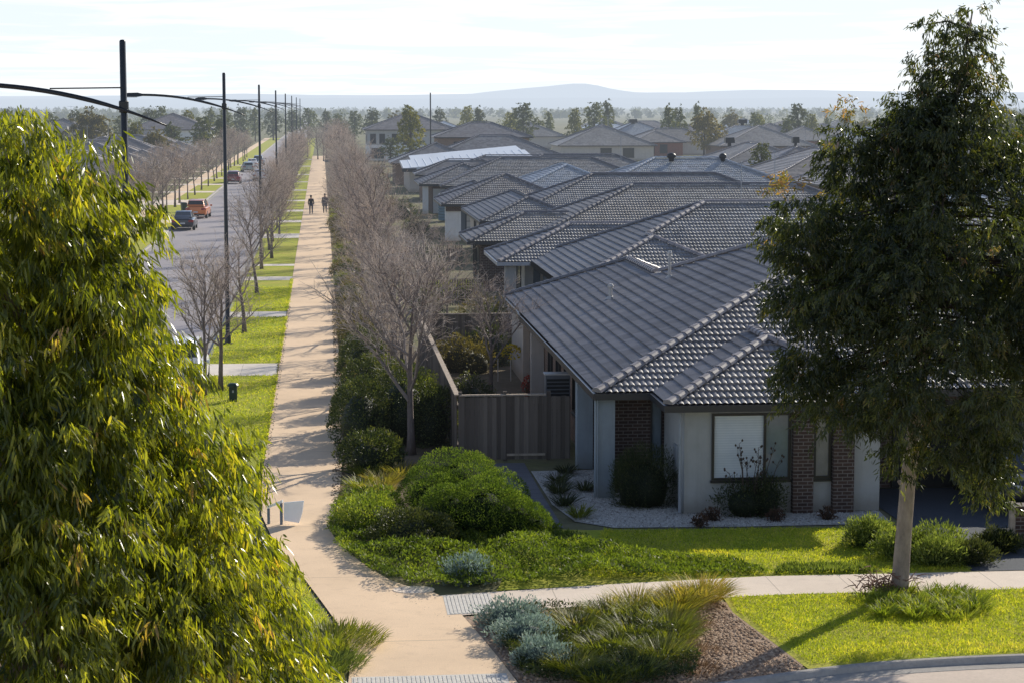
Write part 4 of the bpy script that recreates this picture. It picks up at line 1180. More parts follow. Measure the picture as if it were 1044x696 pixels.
    pf = [(-900, 5), (-300, 9), (0, 9.5), (150, 10), (250, 12), (330, 10.5), (420, 11), (480, 12), (520, 16), (550, 18.5), (575, 22), (590, 23.2), (604, 22), (625, 17), (650, 13.5), (700, 13.5), (740, 15.5), (800, 16.5), (860, 15), (930, 14.5), (1044, 14), (1300, 12), (1900, 6)]
    ridge('hills', [((x - 327) * kx, h * kx + 9.6) for x, h in pf], Y, 2500)
    pf2 = [(-700, 5), (-100, 7), (200, 6.5), (330, 7.5), (450, 7), (600, 8), (700, 7), (820, 8.5), (930, 8), (1044, 9), (1500, 6)]
    Y = 11000; kx = Y / 2100.0
    ridge('foothills', [((x - 327) * kx, h * kx + 9.6) for x, h in pf2], Y, 1800)

def pebbles(name, poly, n, size, mat):
    xy = pts_in(poly, n); k = len(xy)
    s = rng.uniform(size[0], size[1], k)
    base = np.array([(1, 0, .1), (.3, .9, .0), (-.8, .5, .1), (-.7, -.6, 0), (.4, -.9, .1), (0, 0, .75)])
    th = rng.uniform(0, 6.28, k); c, sn = np.cos(th), np.sin(th)
    V = base[None] * s[:, None, None]
    V = np.stack([V[..., 0] * c[:, None] - V[..., 1] * sn[:, None] * .75, V[..., 0] * sn[:, None] + V[..., 1] * c[:, None] * .75, V[..., 2]], 2)
    V = V + np.concatenate([xy, np.full((k, 1), -.008)], 1)[:, None, :]
    F = [(0, 1, 5), (1, 2, 5), (2, 3, 5), (3, 4, 5), (4, 0, 5)]
    cloud(name, [(V, F, np.clip(rng.normal(.55, .25, k), 0, 1))], mat, None, 'stuff')
def far_woods():
    """belts of trees across the plain that read as one mass"""
    r_ = random.Random(4)
    for name, Y0, Y1, n, hs, lf in (('woodland', 660, 1500, 300, (3, 6), (.8, 1.5)), ('woodland', 1500, 4200, 800, (3.5, 7), (2, 4))):
        C = []
        while len(C) < n:
            y = Y0 + (Y1 - Y0) * r_.random() ** 1.3; x = r_.uniform(-.19, .40) * y
            if mnoise.noise(Vector((x * .004, y * .004, 1))) < -.12: continue
            C.append((x, y, r_.uniform(*hs)))
        C = np.array(C); per = 40
        P = np.repeat(C, per, 0); h = P[:, 2].copy()
        th = rng.uniform(-PI, PI, len(P)); t = rng.random(len(P))
        rad = h * .48 * np.sin(PI * (.12 + .82 * t)) * np.sqrt(rng.random(len(P)))
        Q = np.stack([P[:, 0] + np.cos(th) * rad * 1.25, P[:, 1] + np.sin(th) * rad, h * (.05 + .95 * t)], 1)
        val = np.clip(np.repeat(rng.normal(.35, .22, len(C)), per) + rng.normal(0, .12, len(P)), 0, 1)
        V, F = leaf_arrays(Q, rdir(len(P)), rdir(len(P)), rng.uniform(*lf, len(P)), rng.uniform(lf[0] * .6, lf[1] * .6, len(P)), .1, 1)
        cloud(name, [(V, F, val)], 'leaf_gum', None, 'stuff')

# ------------------------------------------------------------------ fences
def fences():
    h = thing('timber_fence', 'weathered timber paling fence and gate between the hedge and the nearest house', 'fence', (3.7, 55.2, 0))
    m = MB(); r_ = random.Random(2)
    x = 3.7
    while x < 6.68:
        w = .118; zt = 1.76 + r_.uniform(-.015, .015)
        m.box(x, x + w, 55.2 + r_.uniform(0, .012), 55.222 + r_.uniform(0, .01), 0.04, zt); x += .125
    m.build('palings', 'fence', h, True)
    m = MB(); m.box(3.66, 6.7, 55.245, 55.30, .3, .4); m.box(3.66, 6.7, 55.245, 55.30, 1.4, 1.5); m.build('rail', 'fence', h, True)
    MB().box(3.66, 6.02, 55.17, 55.29, 1.79, 1.83).build('top_cap', 'timber_pale', h, True)
    for x in (3.64, 4.86, 6.05): MB().box(x, x + .1, 55.24, 55.34, 0, 1.9).build('post', 'fence', h, True)
    MB().box(4.95, 6.0, 55.165, 55.198, .14, .20).build('gate_rail', 'timber_pale', h, True)
    h = thing('timber_fence', 'long timber side fence with sunlit pale capping behind the bare trees', 'fence', (3.6, 55.4, 0))
    m = MB(); y = 55.4
    while y < 77.3:
        m.box(3.59 + r_.uniform(0, .01), 3.612, y, y + .118, 0.02, 1.74 + r_.uniform(-.02, .02)); y += .125
    m.build('palings', 'fence', h, True)
    m = MB()
    for k in range(9): m.box(3.54, 3.68, 55.4 + k * 2.44, 55.4 + k * 2.44 + 2.42, 1.775, 1.815)
    m.build('top_cap', 'timber_pale', h, True)
    m = MB(); m.box(3.63, 3.68, 55.4, 77.3, .3, .4); m.box(3.63, 3.68, 55.4, 77.3, 1.4, 1.5); m.build('rail', 'fence', h, True)
    for k in range(10): MB().box(3.66, 3.76, 55.5 + k * 2.4, 55.6 + k * 2.4, 0, 1.72).build('post', 'fence', h, True)
    h = thing('timber_fence', 'dark timber boundary fence with thin pale top rail between first and second houses', 'fence', (3.7, 77.4, 0))
    m = MB(); x = 3.75
    while x < 9.3: m.box(x, x + .118, 77.4, 77.42 + r_.uniform(0, .01), 0.02, 1.75); x += .125
    m.build('palings', 'fence', h, True)
    MB().box(3.75, 9.3, 77.36, 77.46, 1.76, 1.80).build('top_cap', 'timber_pale', h, True)
    for (x0, x1, y, lab) in ((3.9, 7.6, 98.4, 'low garden fence with thin pale rail in front of the brown brick house'), (4.2, 8.4, 122.8, 'low dark garden fence between the third and fourth houses')):
        h = thing('garden_fence', lab, 'fence', (x0, y, 0))
        m = MB(); x = x0
        while x < x1: m.box(x, x + .07, y, y + .02, .05, 1.3); x += .12
        m.build('palings', 'fence', h, True)
        MB().box(x0, x1, y - .03, y + .05, 1.31, 1.36).build('top_rail', 'timber_pale', h, True)

# ------------------------------------------------------------------ street lamps
def lamps():
    root = thing('street_lamp', 'tall black street lamp', 'street lamp')
    m = MB(); m.lathe([(.13, 0), (.125, .35), (.092, .4), (.085, 3), (.064, 10.9), (.05, 10.93), (.001, 10.94)], (0, 0, 0), 12); m.build('pole', 'pole', root, smooth=True)
    m = MB(); m.lathe([(.20, 0), (.20, .04), (.16, .05)], (0, 0, 0), 12); m.build('base_plate', 'pole', root)
    pts = []
    for i in range(15):
        t = i / 14; x = 0.85 - 4.15 * t
        z = 9.22 + (10.05 - 9.22) * (1 - (1 - t) ** 2.1)
        pts.append((x, -.09, z))
    m = MB(); m.tube(pts, [.016 + .032 * min(1, i / 5) for i in range(15)], 8); m.build('curved_arm', 'pole', root, smooth=True)
    m = MB(); m.tube([(0, -.05, 9.98), (-1.45, -.09, 9.96)], .014, 6); m.build('tie_rod', 'pole', root)
    m = MB(); m.lathe([(.085, -.12), (.10, -.1), (.10, .1), (.085, .12)], (0, 0, 9.6), 12); m.build('bracket', 'pole', root)
    m = MB()
    P = []
    for (x, w, z0, z1) in ((-3.25, .07, 10.0, 10.10), (-3.42, .13, 9.97, 10.14), (-3.80, .16, 9.97, 10.13), (-3.98, .10, 9.99, 10.08)):
        P += [(x, -.09 - w, z0), (x, -.09 + w, z0), (x, -.09 + w * .7, z1), (x, -.09 - w * .7, z1)]
    m.add(P, [(0, 1, 2, 3), (12, 15, 14, 13)] + [(i * 4 + k, (i + 1) * 4 + k, (i + 1) * 4 + (k + 1) % 4, i * 4 + (k + 1) % 4) for i in range(3) for k in range(4)])
    lh = m.build('lamp_head', 'pole', root)
    m = MB(); m.box(-3.85, -3.45, -.2, .02, 9.945, 9.966); m.build('diffuser', 'lamp_glass', lh)
    Ys = [42.3, 84.0, 131.5, 180, 229, 279, 332, 390]
    labs = ['nearest black street lamp, its curved arm leaving the frame on the left', 'second black street lamp from the front, lamp head at the end of its curved arm'] + \
        ['%s black street lamp from the front in the receding row' % ORD[i] for i in range(2, 8)]
    for i, Y in enumerate(Ys): dup_thing(root, labs[i], (-3.95 if i == 0 else -3.86, Y, -.02), 0, 1, 'black street lamps in a row along the road')

# ------------------------------------------------------------------ cars
def car_paint(name, c, metal=.3):
    b = NB(name); f = b.noise(1.2, 3, .6, b.objc())
    p = b.n('ShaderNodeBsdfPrincipled'); b.link(b.mix(f, scl(c, .88), scl(c, 1.1)), p.inputs['Base Color'])
    p.inputs['Roughness'].default_value = .32; p.inputs['Metallic'].default_value = metal; p.inputs['Coat Weight'].default_value = .6; p.inputs['Coat Roughness'].default_value = .08
    return b.done(p.outputs[0])
MAT['tail_red'] = plain('red lamp lens', (0.28, 0.012, 0.012), .2, .1, 3, .5)
MAT['head_clear'] = plain('clear lamp lens', (0.55, 0.57, 0.6), .12, .1, 3, .6)
MAT['tyre'] = plain('tyre rubber', (0.012, 0.012, 0.013), .8, .1)
MAT['rim'] = plain('alloy rim', (0.35, 0.36, 0.38), .3, .1, 3, .5, .8)
MAT['plate'] = plain('number plate', (0.55, 0.56, 0.55), .5, .05)
def car(label, loc, rz, paint, kind='sedan', group=None, name='parked_car'):
    """front of the car towards +Y. loft of cross sections"""
    root = thing(name, label, 'car', loc, rz, group)
    if kind == 'sedan':
        L, Wd, st = 4.75, .92, [(-2.36, .70, .45, .72, .80), (-2.28, .84, .33, .80, .95), (-1.75, .91, .24, .86, 1.02), (-1.2, .92, .22, .88, 1.02), (0, .92, .22, .88, .98), (1.0, .92, .22, .86, .96), (1.55, .90, .22, .80, .90), (2.15, .82, .26, .66, .76), (2.37, .66, .36, .55, .62)]
        gh = [(-1.95, .70, 1.00, .70, 1.02), (-1.05, .72, .99, .58, 1.42), (-.2, .74, .97, .60, 1.47), (.45, .74, .96, .58, 1.42), (1.35, .74, .93, .70, .95)]
    elif kind == 'wagon':
        L, Wd, st = 4.6, .93, [(-2.30, .80, .48, .80, 1.0), (-2.24, .88, .35, .88, 1.06), (-1.75, .92, .26, .92, 1.08), (-1.2, .93, .25, .92, 1.06), (0, .93, .25, .92, 1.04), (1.0, .93, .25, .90, 1.02), (1.55, .91, .26, .86, .98), (2.1, .84, .3, .74, .86), (2.30, .70, .4, .62, .70)]
        gh = [(-2.24, .76, 1.05, .70, 1.08), (-1.9, .78, 1.06, .63, 1.55), (-.4, .78, 1.03, .64, 1.64), (.45, .78, 1.02, .62, 1.58), (1.4, .78, .98, .72, 1.0)]
    else:
        L, Wd, st = 4.1, .87, [(-2.02, .76, .46, .78, .95), (-1.96, .83, .34, .84, 1.0), (-1.5, .86, .24, .86, 1.0), (-.9, .87, .22, .86, .98), (0, .87, .22, .86, .96), (.9, .87, .22, .84, .94), (1.35, .85, .23, .78, .88), (1.85, .78, .27, .66, .76), (2.04, .64, .36, .55, .62)]
        gh = [(-1.98, .70, .98, .66, 1.0), (-1.62, .72, .99, .57, 1.40), (-.3, .73, .97, .58, 1.48), (.4, .73, .95, .57, 1.43), (1.25, .73, .91, .68, .93)]
    def sec(y, hw, z0, zs, zt):
        return [(-hw * .9, y, z0), (-hw, y, z0 + .12), (-hw, y, zs - .05), (-hw * .94, y, zs + .03), (-hw * .55, y, zt), (hw * .55, y, zt), (hw * .94, y, zs + .03), (hw, y, zs - .05), (hw, y, z0 + .12), (hw * .9, y, z0)]
    m = MB(); n = 10
    vs = [q for s in st for q in sec(*s)]
    fs = [(i * n + k, i * n + (k + 1) % n, (i + 1) * n + (k + 1) % n, (i + 1) * n + k) for i in range(len(st) - 1) for k in range(n)]
    fs += [tuple(range(n - 1, -1, -1)), tuple((len(st) - 1) * n + k for k in range(n))]
    m.add(vs, fs)
    # roof and pillars (body colour) as a slightly smaller loft
    g = [[(-a[1], a[0], a[2]), (-a[3], a[0], a[4]), (a[3], a[0], a[4]), (a[1], a[0], a[2])] for a in gh]
    vs = [q for s in g for q in s]
    fs = [(i * 4 + k, i * 4 + k + 1, (i + 1) * 4 + k + 1, (i + 1) * 4 + k) for i in range(len(g) - 1) for k in range(3)]
    m.add(vs, fs)
    body = m.build('body', paint, root, smooth=False)
    body.data.polygons.foreach_set('use_smooth', [True] * len(body.data.polygons))
    bv = body.modifiers.new('bevel', 'BEVEL'); bv.width = .05; bv.segments = 2; bv.limit_method = 'ANGLE'; bv.angle_limit = R(25)
    def quad(name, ps, mat, par=root, off=.012):
        a, b_, c, d = [Vector(p) for p in ps]; nr = (b_ - a).cross(d - a).normalized()
        cc = (a + b_ + c + d) / 4
        if nr.dot(cc - Vector((0, 0, .9))) < 0: nr = -nr
        q = [cc + (p - cc) * .90 + nr * off for p in (a, b_, c, d)]
        q2 = [p - nr * (off + .02) for p in q]
        mm = MB(); mm.add(q + q2, [(0, 1, 2, 3), (0, 4, 5, 1), (1, 5, 6, 2), (2, 6, 7, 3), (3, 7, 4, 0)]); return mm.build(name, mat, par)
    quad('rear_window', [g[0][0], g[0][3], g[1][2], g[1][1]], 'glass')
    quad('windscreen', [g[-1][0], g[-1][3], g[-2][2], g[-2][1]], 'glass')
    for sgn in (0, 1):
        A, B_ = (0, 1) if sgn == 0 else (3, 2)
        quad('side_window', [g[1][A], g[2][A], g[2][B_], g[1][B_]], 'glass')
        quad('side_window', [g[2][A], g[3][A], g[3][B_], g[2][B_]], 'glass')
    y0 = st[0][0]; hw = st[1][1]; zs = st[1][3]
    for s in (-1, 1):
        m = MB(); m.add([(s * hw * .99, y0 + .02, zs - .16), (s * hw * .55, y0 - .03, zs - .13), (s * hw * .55, y0 - .03, zs + .02), (s * hw * .99, y0 + .03, zs + .03), (s * hw * 1.03, y0 + .35, zs - .10), (s * hw * 1.03, y0 + .35, zs + .02)],
                        [(0, 1, 2, 3), (0, 3, 5, 4)]); m.build('tail_light', 'tail_red', root)
        y1 = st[-1][0]; m = MB(); z = st[-2][3]
        m.add([(s * .78, y1 - .22, z - .12), (s * .46, y1 + .015, z - .10), (s * .46, y1 + .01, z + .02), (s * .78, y1 - .24, z + .04)], [(0, 1, 2, 3)]); m.build('headlight', 'head_clear', root)
        m = MB(); m.box(s * 1.0 - .09, s * 1.0 + .09, .98, 1.12, .95, 1.08); m.build('mirror', paint, root)
        for yw in (L * .29, -L * .30):
            w = MB(); xo = s * (Wd - .08)
            def ring(r, x): return [(x, yw + r * math.cos(t), .32 + r * math.sin(t)) for t in [2 * PI * k / 16 for k in range(16)]]
            v = ring(.32, xo - s * .12) + ring(.325, xo + s * .08) + ring(.22, xo + s * .095)
            w.add(v, [(r * 16 + k, r * 16 + (k + 1) % 16, (r + 1) * 16 + (k + 1) % 16, (r + 1) * 16 + k) for r in range(2) for k in range(16)] + [tuple(range(16))])
            t_ = w.build('wheel', 'tyre', root)
            w = MB(); w.add(ring(.215, xo + s * .092) + [(xo + s * .07, yw, .32)], [(k, (k + 1) % 16, 16) for k in range(16)]); w.build('rim', 'rim', t_)
    m = MB(); m.box(-.19, .19, y0 - .035, y0 + .02, .52, .63); m.build('number_plate', 'plate', root)
    m = MB(); m.box(-hw * .86, hw * .86, y0 + .0, y0 + .25, .26, .40); m.build('bumper', 'plastic_black', root)
    return root
def cars():
    g = 'cars parked along the left kerb'
    P = lambda n, c, me=.3: car_paint(n, c, me)
    car('dark blue grey sedan parked by the left kerb, nearest of the parked cars', (-10.86, 165.1, -.11), 0, P('dark blue grey paint', (.022, .026, .04)), 'sedan', g)
    car('bright orange car parked just ahead of the dark sedan', (-10.75, 182.2, -.11), R(-3), P('orange paint', (.62, .17, .03), .1), 'wagon', g)
    car('dark red car parked at the left kerb beyond the orange car', (-11.0, 262, -.11), 0, P('dark red paint', (.20, .02, .02), .1), 'wagon', g)
    car('pale green silver car parked near the far bend', (-10.9, 308, -.11), R(8), P('pale green silver paint', (.30, .36, .34)), 'hatch', g)
    car('white car parked behind the pale green car', (-10.8, 327, -.11), R(2), P('white paint', (.75, .76, .77), 0), 'sedan', g)
    car('dark blue car parked farthest up the left kerb', (-10.2, 342, -.11), R(-2), P('blue paint', (.04, .08, .16)), 'wagon', g)
    car('silvery white sedan driving away in the road lane', (-8.0, 272, -.11), 0, P('silver white paint', (.66, .69, .74), .1), 'sedan', None, 'moving_car')
    car('white car half hidden by the eucalyptus at the right hand kerb of the road', (-4.95, 71.4, -.06), R(180), P('gloss white paint', (.78, .79, .8), 0), 'wagon', None)
    car('black car in the driveway half hidden behind the dark eucalyptus', (16.75, 48.6, .0), R(180), P('black paint', (.012, .013, .016), .1), 'wagon', None)

# ------------------------------------------------------------------ small street things
MAT['bin_green'] = plain('dark green plastic', (0.012, 0.035, 0.022), .45, .2, 3, .4)
MAT['white_paint'] = plain('white painted metal', (0.92, 0.93, 0.95), .4, .05)
MAT['blue_grey_paint'] = plain('blue grey painted steel', (0.16, 0.20, 0.26), .4, .1)
MAT['casing_grey'] = plain('mid grey casing', (0.13, 0.14, 0.155), .5, .1)
MAT['tank_blue'] = plain('blue grey tank plastic', (.13, .20, .24), .7, .1, 2, .2)
def street_things():
    t = thing('utility_pillar', 'small dark green utility pillar on the grass strip beside the path', 'utility box', (-2.96, 67.5, -.02))
    m = MB(); m.box(-.13, .13, -.09, .09, 0, .5); m.lathe([(.19, .5), (.19, .54), (.14, .60), (.001, .62)], (0, 0, 0), 8); m.build('body', 'bin_green', t)
    m = MB(); m.box(-.10, .10, -.098, -.088, .08, .42); m.build('door', 'bin_green', t)
    m = MB(); m.box(-.03, .03, -.104, -.096, .3, .38); m.build('label_plate', 'metal_grey', t)
    # wheelie bin at left kerb
    t = thing('wheelie_bin', 'dark green wheelie bin on the left verge beside the orange car', 'bin', (-12.5, 189.5, -.02), R(20), None, .82)
    m = MB(); P = []
    for z, hx, hy in ((.06, .22, .24), (.95, .29, .34), (.98, .31, .36)): P += [(-hx, -hy, z), (hx, -hy, z), (hx, hy, z), (-hx, hy, z)]
    m.add(P, [(0, 3, 2, 1)] + [(i * 4 + k, i * 4 + (k + 1) % 4, (i + 1) * 4 + (k + 1) % 4, (i + 1) * 4 + k) for i in range(2) for k in range(4)] + [(8, 9, 10, 11)])
    m.build('body', 'bin_green', t)
    m = MB(); m.add([(-.32, -.38, .985), (.32, -.38, .985), (.32, .36, 1.0), (-.32, .36, 1.0), (-.25, -.25, 1.07), (.25, -.25, 1.07), (.25, .25, 1.08), (-.25, .25, 1.08)], [(4, 5, 6, 7), (0, 1, 5, 4), (1, 2, 6, 5), (2, 3, 7, 6), (3, 0, 4, 7)]); m.build('lid', 'plastic_black', t)
    m = MB(); m.tube([(-.28, .4, .95), (.28, .4, .95)], .018, 6); m.build('handle', 'plastic_black', t)
    for s in (-1, 1):
        m = MB(); m.tube([(s * .24, .27, .1), (s * .30, .27, .1)], .1, 12); m.build('wheel', 'tyre', t)
    # letterbox
    t = thing('letterbox', 'low dark brick letterbox with timber post and pale metal plate by the driveway', 'letterbox', (15.3, 43.6, 0))
    m = MB(); m.box(-.16, .85, -.18, .18, 0, .80); m.build('pillar', 'brick_dark', t)
    m = MB(); m.box(-.19, .88, -.21, .21, .80, .86); m.build('cap', 'brick_dark', t)
    m = MB(); m.box(-.28, -.165, -.2, -.08, 0, .95); m.build('post', 'timber_pale', t)
    m = MB(); m.box(.06, .62, -.20, -.182, .34, .68); pl = m.build('front_plate', 'pipe_pale', t)
    m = MB(); m.box(.14, .54, -.206, -.201, .55, .59); m.build('slot', 'plastic_black', pl)
    # white panel by the path
    t = thing('path_sign', 'small white metal panel on a blue grey frame beside the left edge of the path', 'sign', (-.92, 47.1, 0), R(-18))
    m = MB(); m.slab([(-.06, -.02), (.46, -.02), (.46, .01), (-.06, .01)], .12, .6)
    m = MB(); m.add([(-.02, -.02, .10), (.34, -.02, .06), (.42, -.02, .30), (.46, -.02, .58), (-.02, -.02, .52), (-.02, .02, .10), (.34, .02, .06), (.42, .02, .30), (.46, .02, .58), (-.02, .02, .52)],
                    [(0, 1, 2, 3, 4), (9, 8, 7, 6, 5)] + [(i, (i + 1) % 5 + 0, (i + 1) % 5 + 5, i + 5) for i in range(5)]); m.build('panel', 'white_paint', t)
    m = MB(); m.add([(-.42, -.03, .36), (-.05, -.03, .52), (-.05, .03, .52), (-.42, .03, .36), (-.42, -.03, .42), (-.05, -.03, .58), (-.05, .03, .58), (-.42, .03, .42)], [(0, 3, 2, 1), (4, 5, 6, 7), (0, 1, 5, 4), (1, 2, 6, 5), (2, 3, 7, 6), (3, 0, 4, 7)]); m.build('top_rail', 'white_paint', t)
    for x in (-.09, -.40):
        m = MB(); m.tube([(x, 0, -.02), (x, 0, .5 if x > -.2 else .36)], .035, 8); m.build('leg', 'blue_grey_paint', t)
    # cabinet against the side of the nearest house
    t = thing('air_conditioner', 'grey outdoor air conditioner unit standing behind the timber fence by the nearest house wall', 'air conditioner', (6.55, 57.6, 0))
    m = MB(); m.box(-.30, .40, -.22, .22, .08, 2.05); m.build('casing', 'casing_grey', t)
    m = MB()
    for k in range(16): m.box(-.27, .37, -.232, -.222, .3 + k * .105, .37 + k * .105)
    m.build('grille', 'plastic_black', t)
    m = MB(); m.box(-.33, .43, -.25, .25, 2.052, 2.09); m.build('cap', 'pipe_pale', t)
    # water tank by the fifth house
    t = thing('water_tank', 'blue grey slimline water tank beside the white garage of the fifth house', 'water tank', (10.7, 172.5, 0))
    m = MB()
    for k in range(9): m.lathe([(.95, .05 + k * .24), (1.0, .11 + k * .24), (1.0, .22 + k * .24), (.95, .28 + k * .24)], (0, 0, 0), 16)
    m.build('tank', 'tank_blue', t, smooth=True)
    m = MB(); m.lathe([(1.02, 2.2), (.98, 2.27), (.3, 2.38), (.001, 2.38)], (0, 0, 0), 16); m.build('lid', 'metal_grey', t)
    # yellow flowers on a stake and red pot flowers in the yard
    t = thing('garden_stake', 'yellow flowering plant on a stake in the yard beside the nearest house', 'plant', (6.55, 71.5, 0))
    m = MB(); m.tube([(0, 0, 0), (0, 0, 1.0)], .02, 5); m.tube([(-.45, 0, 0), (-.45, 0, .8)], .02, 5); m.build('stake', 'pipe_pale', t)
    pr = shrub_cloud([(0, 0, 1.0, .34, .3, .26)], 260, (.06, .12), (.04, .08), .3, .1, .2, 3)
    cloud('foliage', pr, MAT['flower_yellow'], t)  # this mass is the plant's yellow flowers
    shrub('flowering_shrub', 'small red flowering shrub against the tan brick wall of the nearest house', [(0, 0, .25, .22, .3, .45)], 260, (.05, .1), (.03, .06), MAT['flower_red'], (6.8, 67.5, 0), seed=4)
MAT['flower_yellow'] = leafmat('yellow flowers', [(0, (.25, .18, .01)), (.5, (.55, .42, .02)), (1, (.7, .55, .05))], .6, .2, .3, (1.3, 1.3, .6), 0)
MAT['flower_red'] = leafmat('red flowers', [(0, (.10, .04, .02)), (.5, (.4, .05, .03)), (1, (.6, .10, .06))], .6, .2, .3, (1.3, 1, .6), 0)

# ------------------------------------------------------------------ people
MAT['skin'] = plain('skin', (.42, .26, .19), .5, .08)
MAT['hair'] = plain('dark hair', (.025, .018, .014), .6, .2, 20)
MAT['cloth_black'] = plain('black cloth', (.02, .021, .026), .85, .2, 8)
MAT['cloth_navy'] = plain('navy cloth', (.035, .045, .085), .85, .2, 8)
MAT['cloth_grey'] = plain('grey cloth', (.13, .12, .125), .85, .2, 8)
MAT['cloth_dark'] = plain('dark grey cloth', (.055, .055, .065), .85, .2, 8)
def skin_mesh(name, V, E, rad, mat, parent, rootv=0, sub=2):
    me = bpy.data.meshes.new(name); me.from_pydata(V, E, []); o = bpy.data.objects.new(name, me); COL.objects.link(o)
    md = o.modifiers.new('skin', 'SKIN'); me.skin_vertices[0].data[rootv].use_root = True
    for i, r in enumerate(rad): me.skin_vertices[0].data[i].radius = r if isinstance(r, tuple) else (r, r)
    ms = o.modifiers.new('sub', 'SUBSURF'); ms.levels = sub; ms.render_levels = sub
    bpy.context.view_layer.update()
    ev = o.evaluated_get(bpy.context.evaluated_depsgraph_get()); m2 = bpy.data.meshes.new_from_object(ev)
    bpy.data.objects.remove(o); m2.materials.clear()
    return link(name, m2, mat, parent, True)
def person(label, loc, rz, H, top, legs, stride=.22, coat=False, group=None):
    """walker facing +Y"""
    k = H / 1.75
    root = thing('person', label, 'person', loc, rz, group)
    s = stride
    V = [(0, 0, .95), (0, .01, 1.15), (0, .02, 1.38), (0, .02, 1.50), (0, .05, 1.60), (0, .06, 1.70),
         (.10, 0, .92), (.11, s * .55, .52), (.11, s * .75, .09), (.11, s * .75 + .17, .03),
         (-.10, 0, .92), (-.11, -s * .35, .52), (-.11, -s * 1.2, .13), (-.11, -s * 1.2 + .15, .04),
         (.19, .02, 1.40), (.25, -.06, 1.13), (.25, .05, .90), (.25, .09, .80),
         (-.19, .02, 1.40), (-.25, .08, 1.13), (-.25, .20, .92), (-.25, .25, .83)]
    E = [(0, 1), (1, 2), (2, 3), (3, 4), (4, 5), (0, 6), (6, 7), (7, 8), (8, 9), (0, 10), (10, 11), (11, 12), (12, 13), (2, 14), (14, 15), (15, 16), (16, 17), (2, 18), (18, 19), (19, 20), (20, 21)]
    rad = [(.15, .11), (.13, .10), (.16, .11), (.055, .055), (.085, .10), (.075, .09), .085, .06, .045, .035, .085, .06, .045, .035, .06, .045, .035, .03, .06, .045, .035, .03]
    V = [(x * k, y * k, z * k) for x, y, z in V]; rad = [tuple(a * k for a in r) if isinstance(r, tuple) else r * k for r in rad]
    skin_mesh('body', V, E, rad, 'skin', root)
    g = 1.22
    def sub(ids, name, mat, grow, extra=None):
        mp = {a: i for i, a in enumerate(ids)}
        skin_mesh(name, [V[a] for a in ids], [(mp[a], mp[b]) for a, b in E if a in mp and b in mp], [tuple(r * grow for r in rad[a]) if isinstance(rad[a], tuple) else rad[a] * grow for a in ids], mat, root)
    sub([0, 1, 2, 14, 15, 16, 18, 19, 20], 'jacket', top, 1.28)
    sub([0, 6, 7, 8, 10, 11, 12], 'trousers', legs, 1.25)
    for a, b_ in ((8, 9), (12, 13)): sub([a, b_], 'shoe', 'plastic_black', 1.25)
    if coat:
        m = MB(); m.lathe([(.26 * k, .62 * k), (.24 * k, .8 * k), (.19 * k, 1.1 * k), (.17 * k, 1.3 * k)], (0, 0, 0), 12); m.build('coat_skirt', top, root, smooth=True)
    m = MB(); vs, fs = core_blob(.098 * k, .112 * k, .12 * k, 1.685 * k, 12, 8, .05); m.add([(x, y + .035 * k, z) for x, y, z in vs], fs); m.build('hair', 'hair', root, smooth=True)
    m = MB(); c = (0, .16 * k, 1.635 * k); m.lathe([(.001, .02 * k), (.016 * k, 0), (.001, -.02 * k)], c, 6); m.build('nose', 'skin', root)
    return root
def people():
    person('walker in dark jacket and navy trousers at the left edge of the path', (-.95, 184.3, 0), R(180), 1.66, 'cloth_black', 'cloth_navy', .2, group='people walking on the path')
    person('walker in long grey coat in the middle of the path', (.28, 186.4, 0), R(180), 1.72, 'cloth_grey', 'cloth_dark', .12, True, group='people walking on the path')
# ------------------------------------------------------------------ assemble
setting()
corner_house()
right_houses()
two_storey('broad two storey house with long dark hip roof behind the white metal roof', 15.8, 29.6, 289, 300, 'roof_grey', 'brick_tan', 'brick_tan',
           [('S', 27.0, 28.3, 3.3, 4.6), ('S', 18.5, 20, 3.4, 4.6), ('W', 291, 294, 3.3, 4.6)], 5.2)
two_storey('grey two storey house with tall white framed balcony windows left of the yellow green tree', 7.6, 24.0, 364, 380, 'roof_grey', 'render_grey', 'render_white',
           [('S', 8.6, 9.6, 3.0, 4.7), ('S', 10.2, 11.2, 3.0, 4.7), ('S', 12.4, 13.6, 3.0, 4.7), ('S', 14.4, 15.6, 2.8, 4.6), ('S', 8.8, 11, .4, 2.2), ('W', 367, 369, 3.2, 4.6)], 5.4)
far_house('far house with wide pale hip roof and big square roof cooler', 69.5, 86.5, 356, 374, 'roof_brown', 'brick_tan', coolers=[(75.2, 366, 6.4, .8)], wins=[('S', 71, 73, .6, 2.2), ('S', 78, 80, .6, 2.2)], cap='cap')
far_house('far beige house with brown hip roof beside the shiny blue grey roof', 41.5, 59.0, 361, 377, 'roof_brown', 'render_beige', wins=[('S', 49, 51, .5, 2.2), ('S', 53, 55, .5, 2.2)])
far_house('far red brick house with pale hip roof left of the brown bushy tree', 59.6, 70.0, 394, 408, 'roof_brown', 'brick_red', wins=[('S', 62, 64, .5, 2.2), ('S', 65, 66.5, .5, 2.2)], cap='cap')
far_house('far house with dark cooler on its shiny grey roof', 60, 74, 430, 446, 'roof_pale', 'brick_red', z=3.4, coolers=[(66, 436, 6.0, .9)])
far_house('far grey house with low hip roof left of the shiny roof', 52, 64, 418, 434, 'roof_grey', 'render_beige', z=3.2)
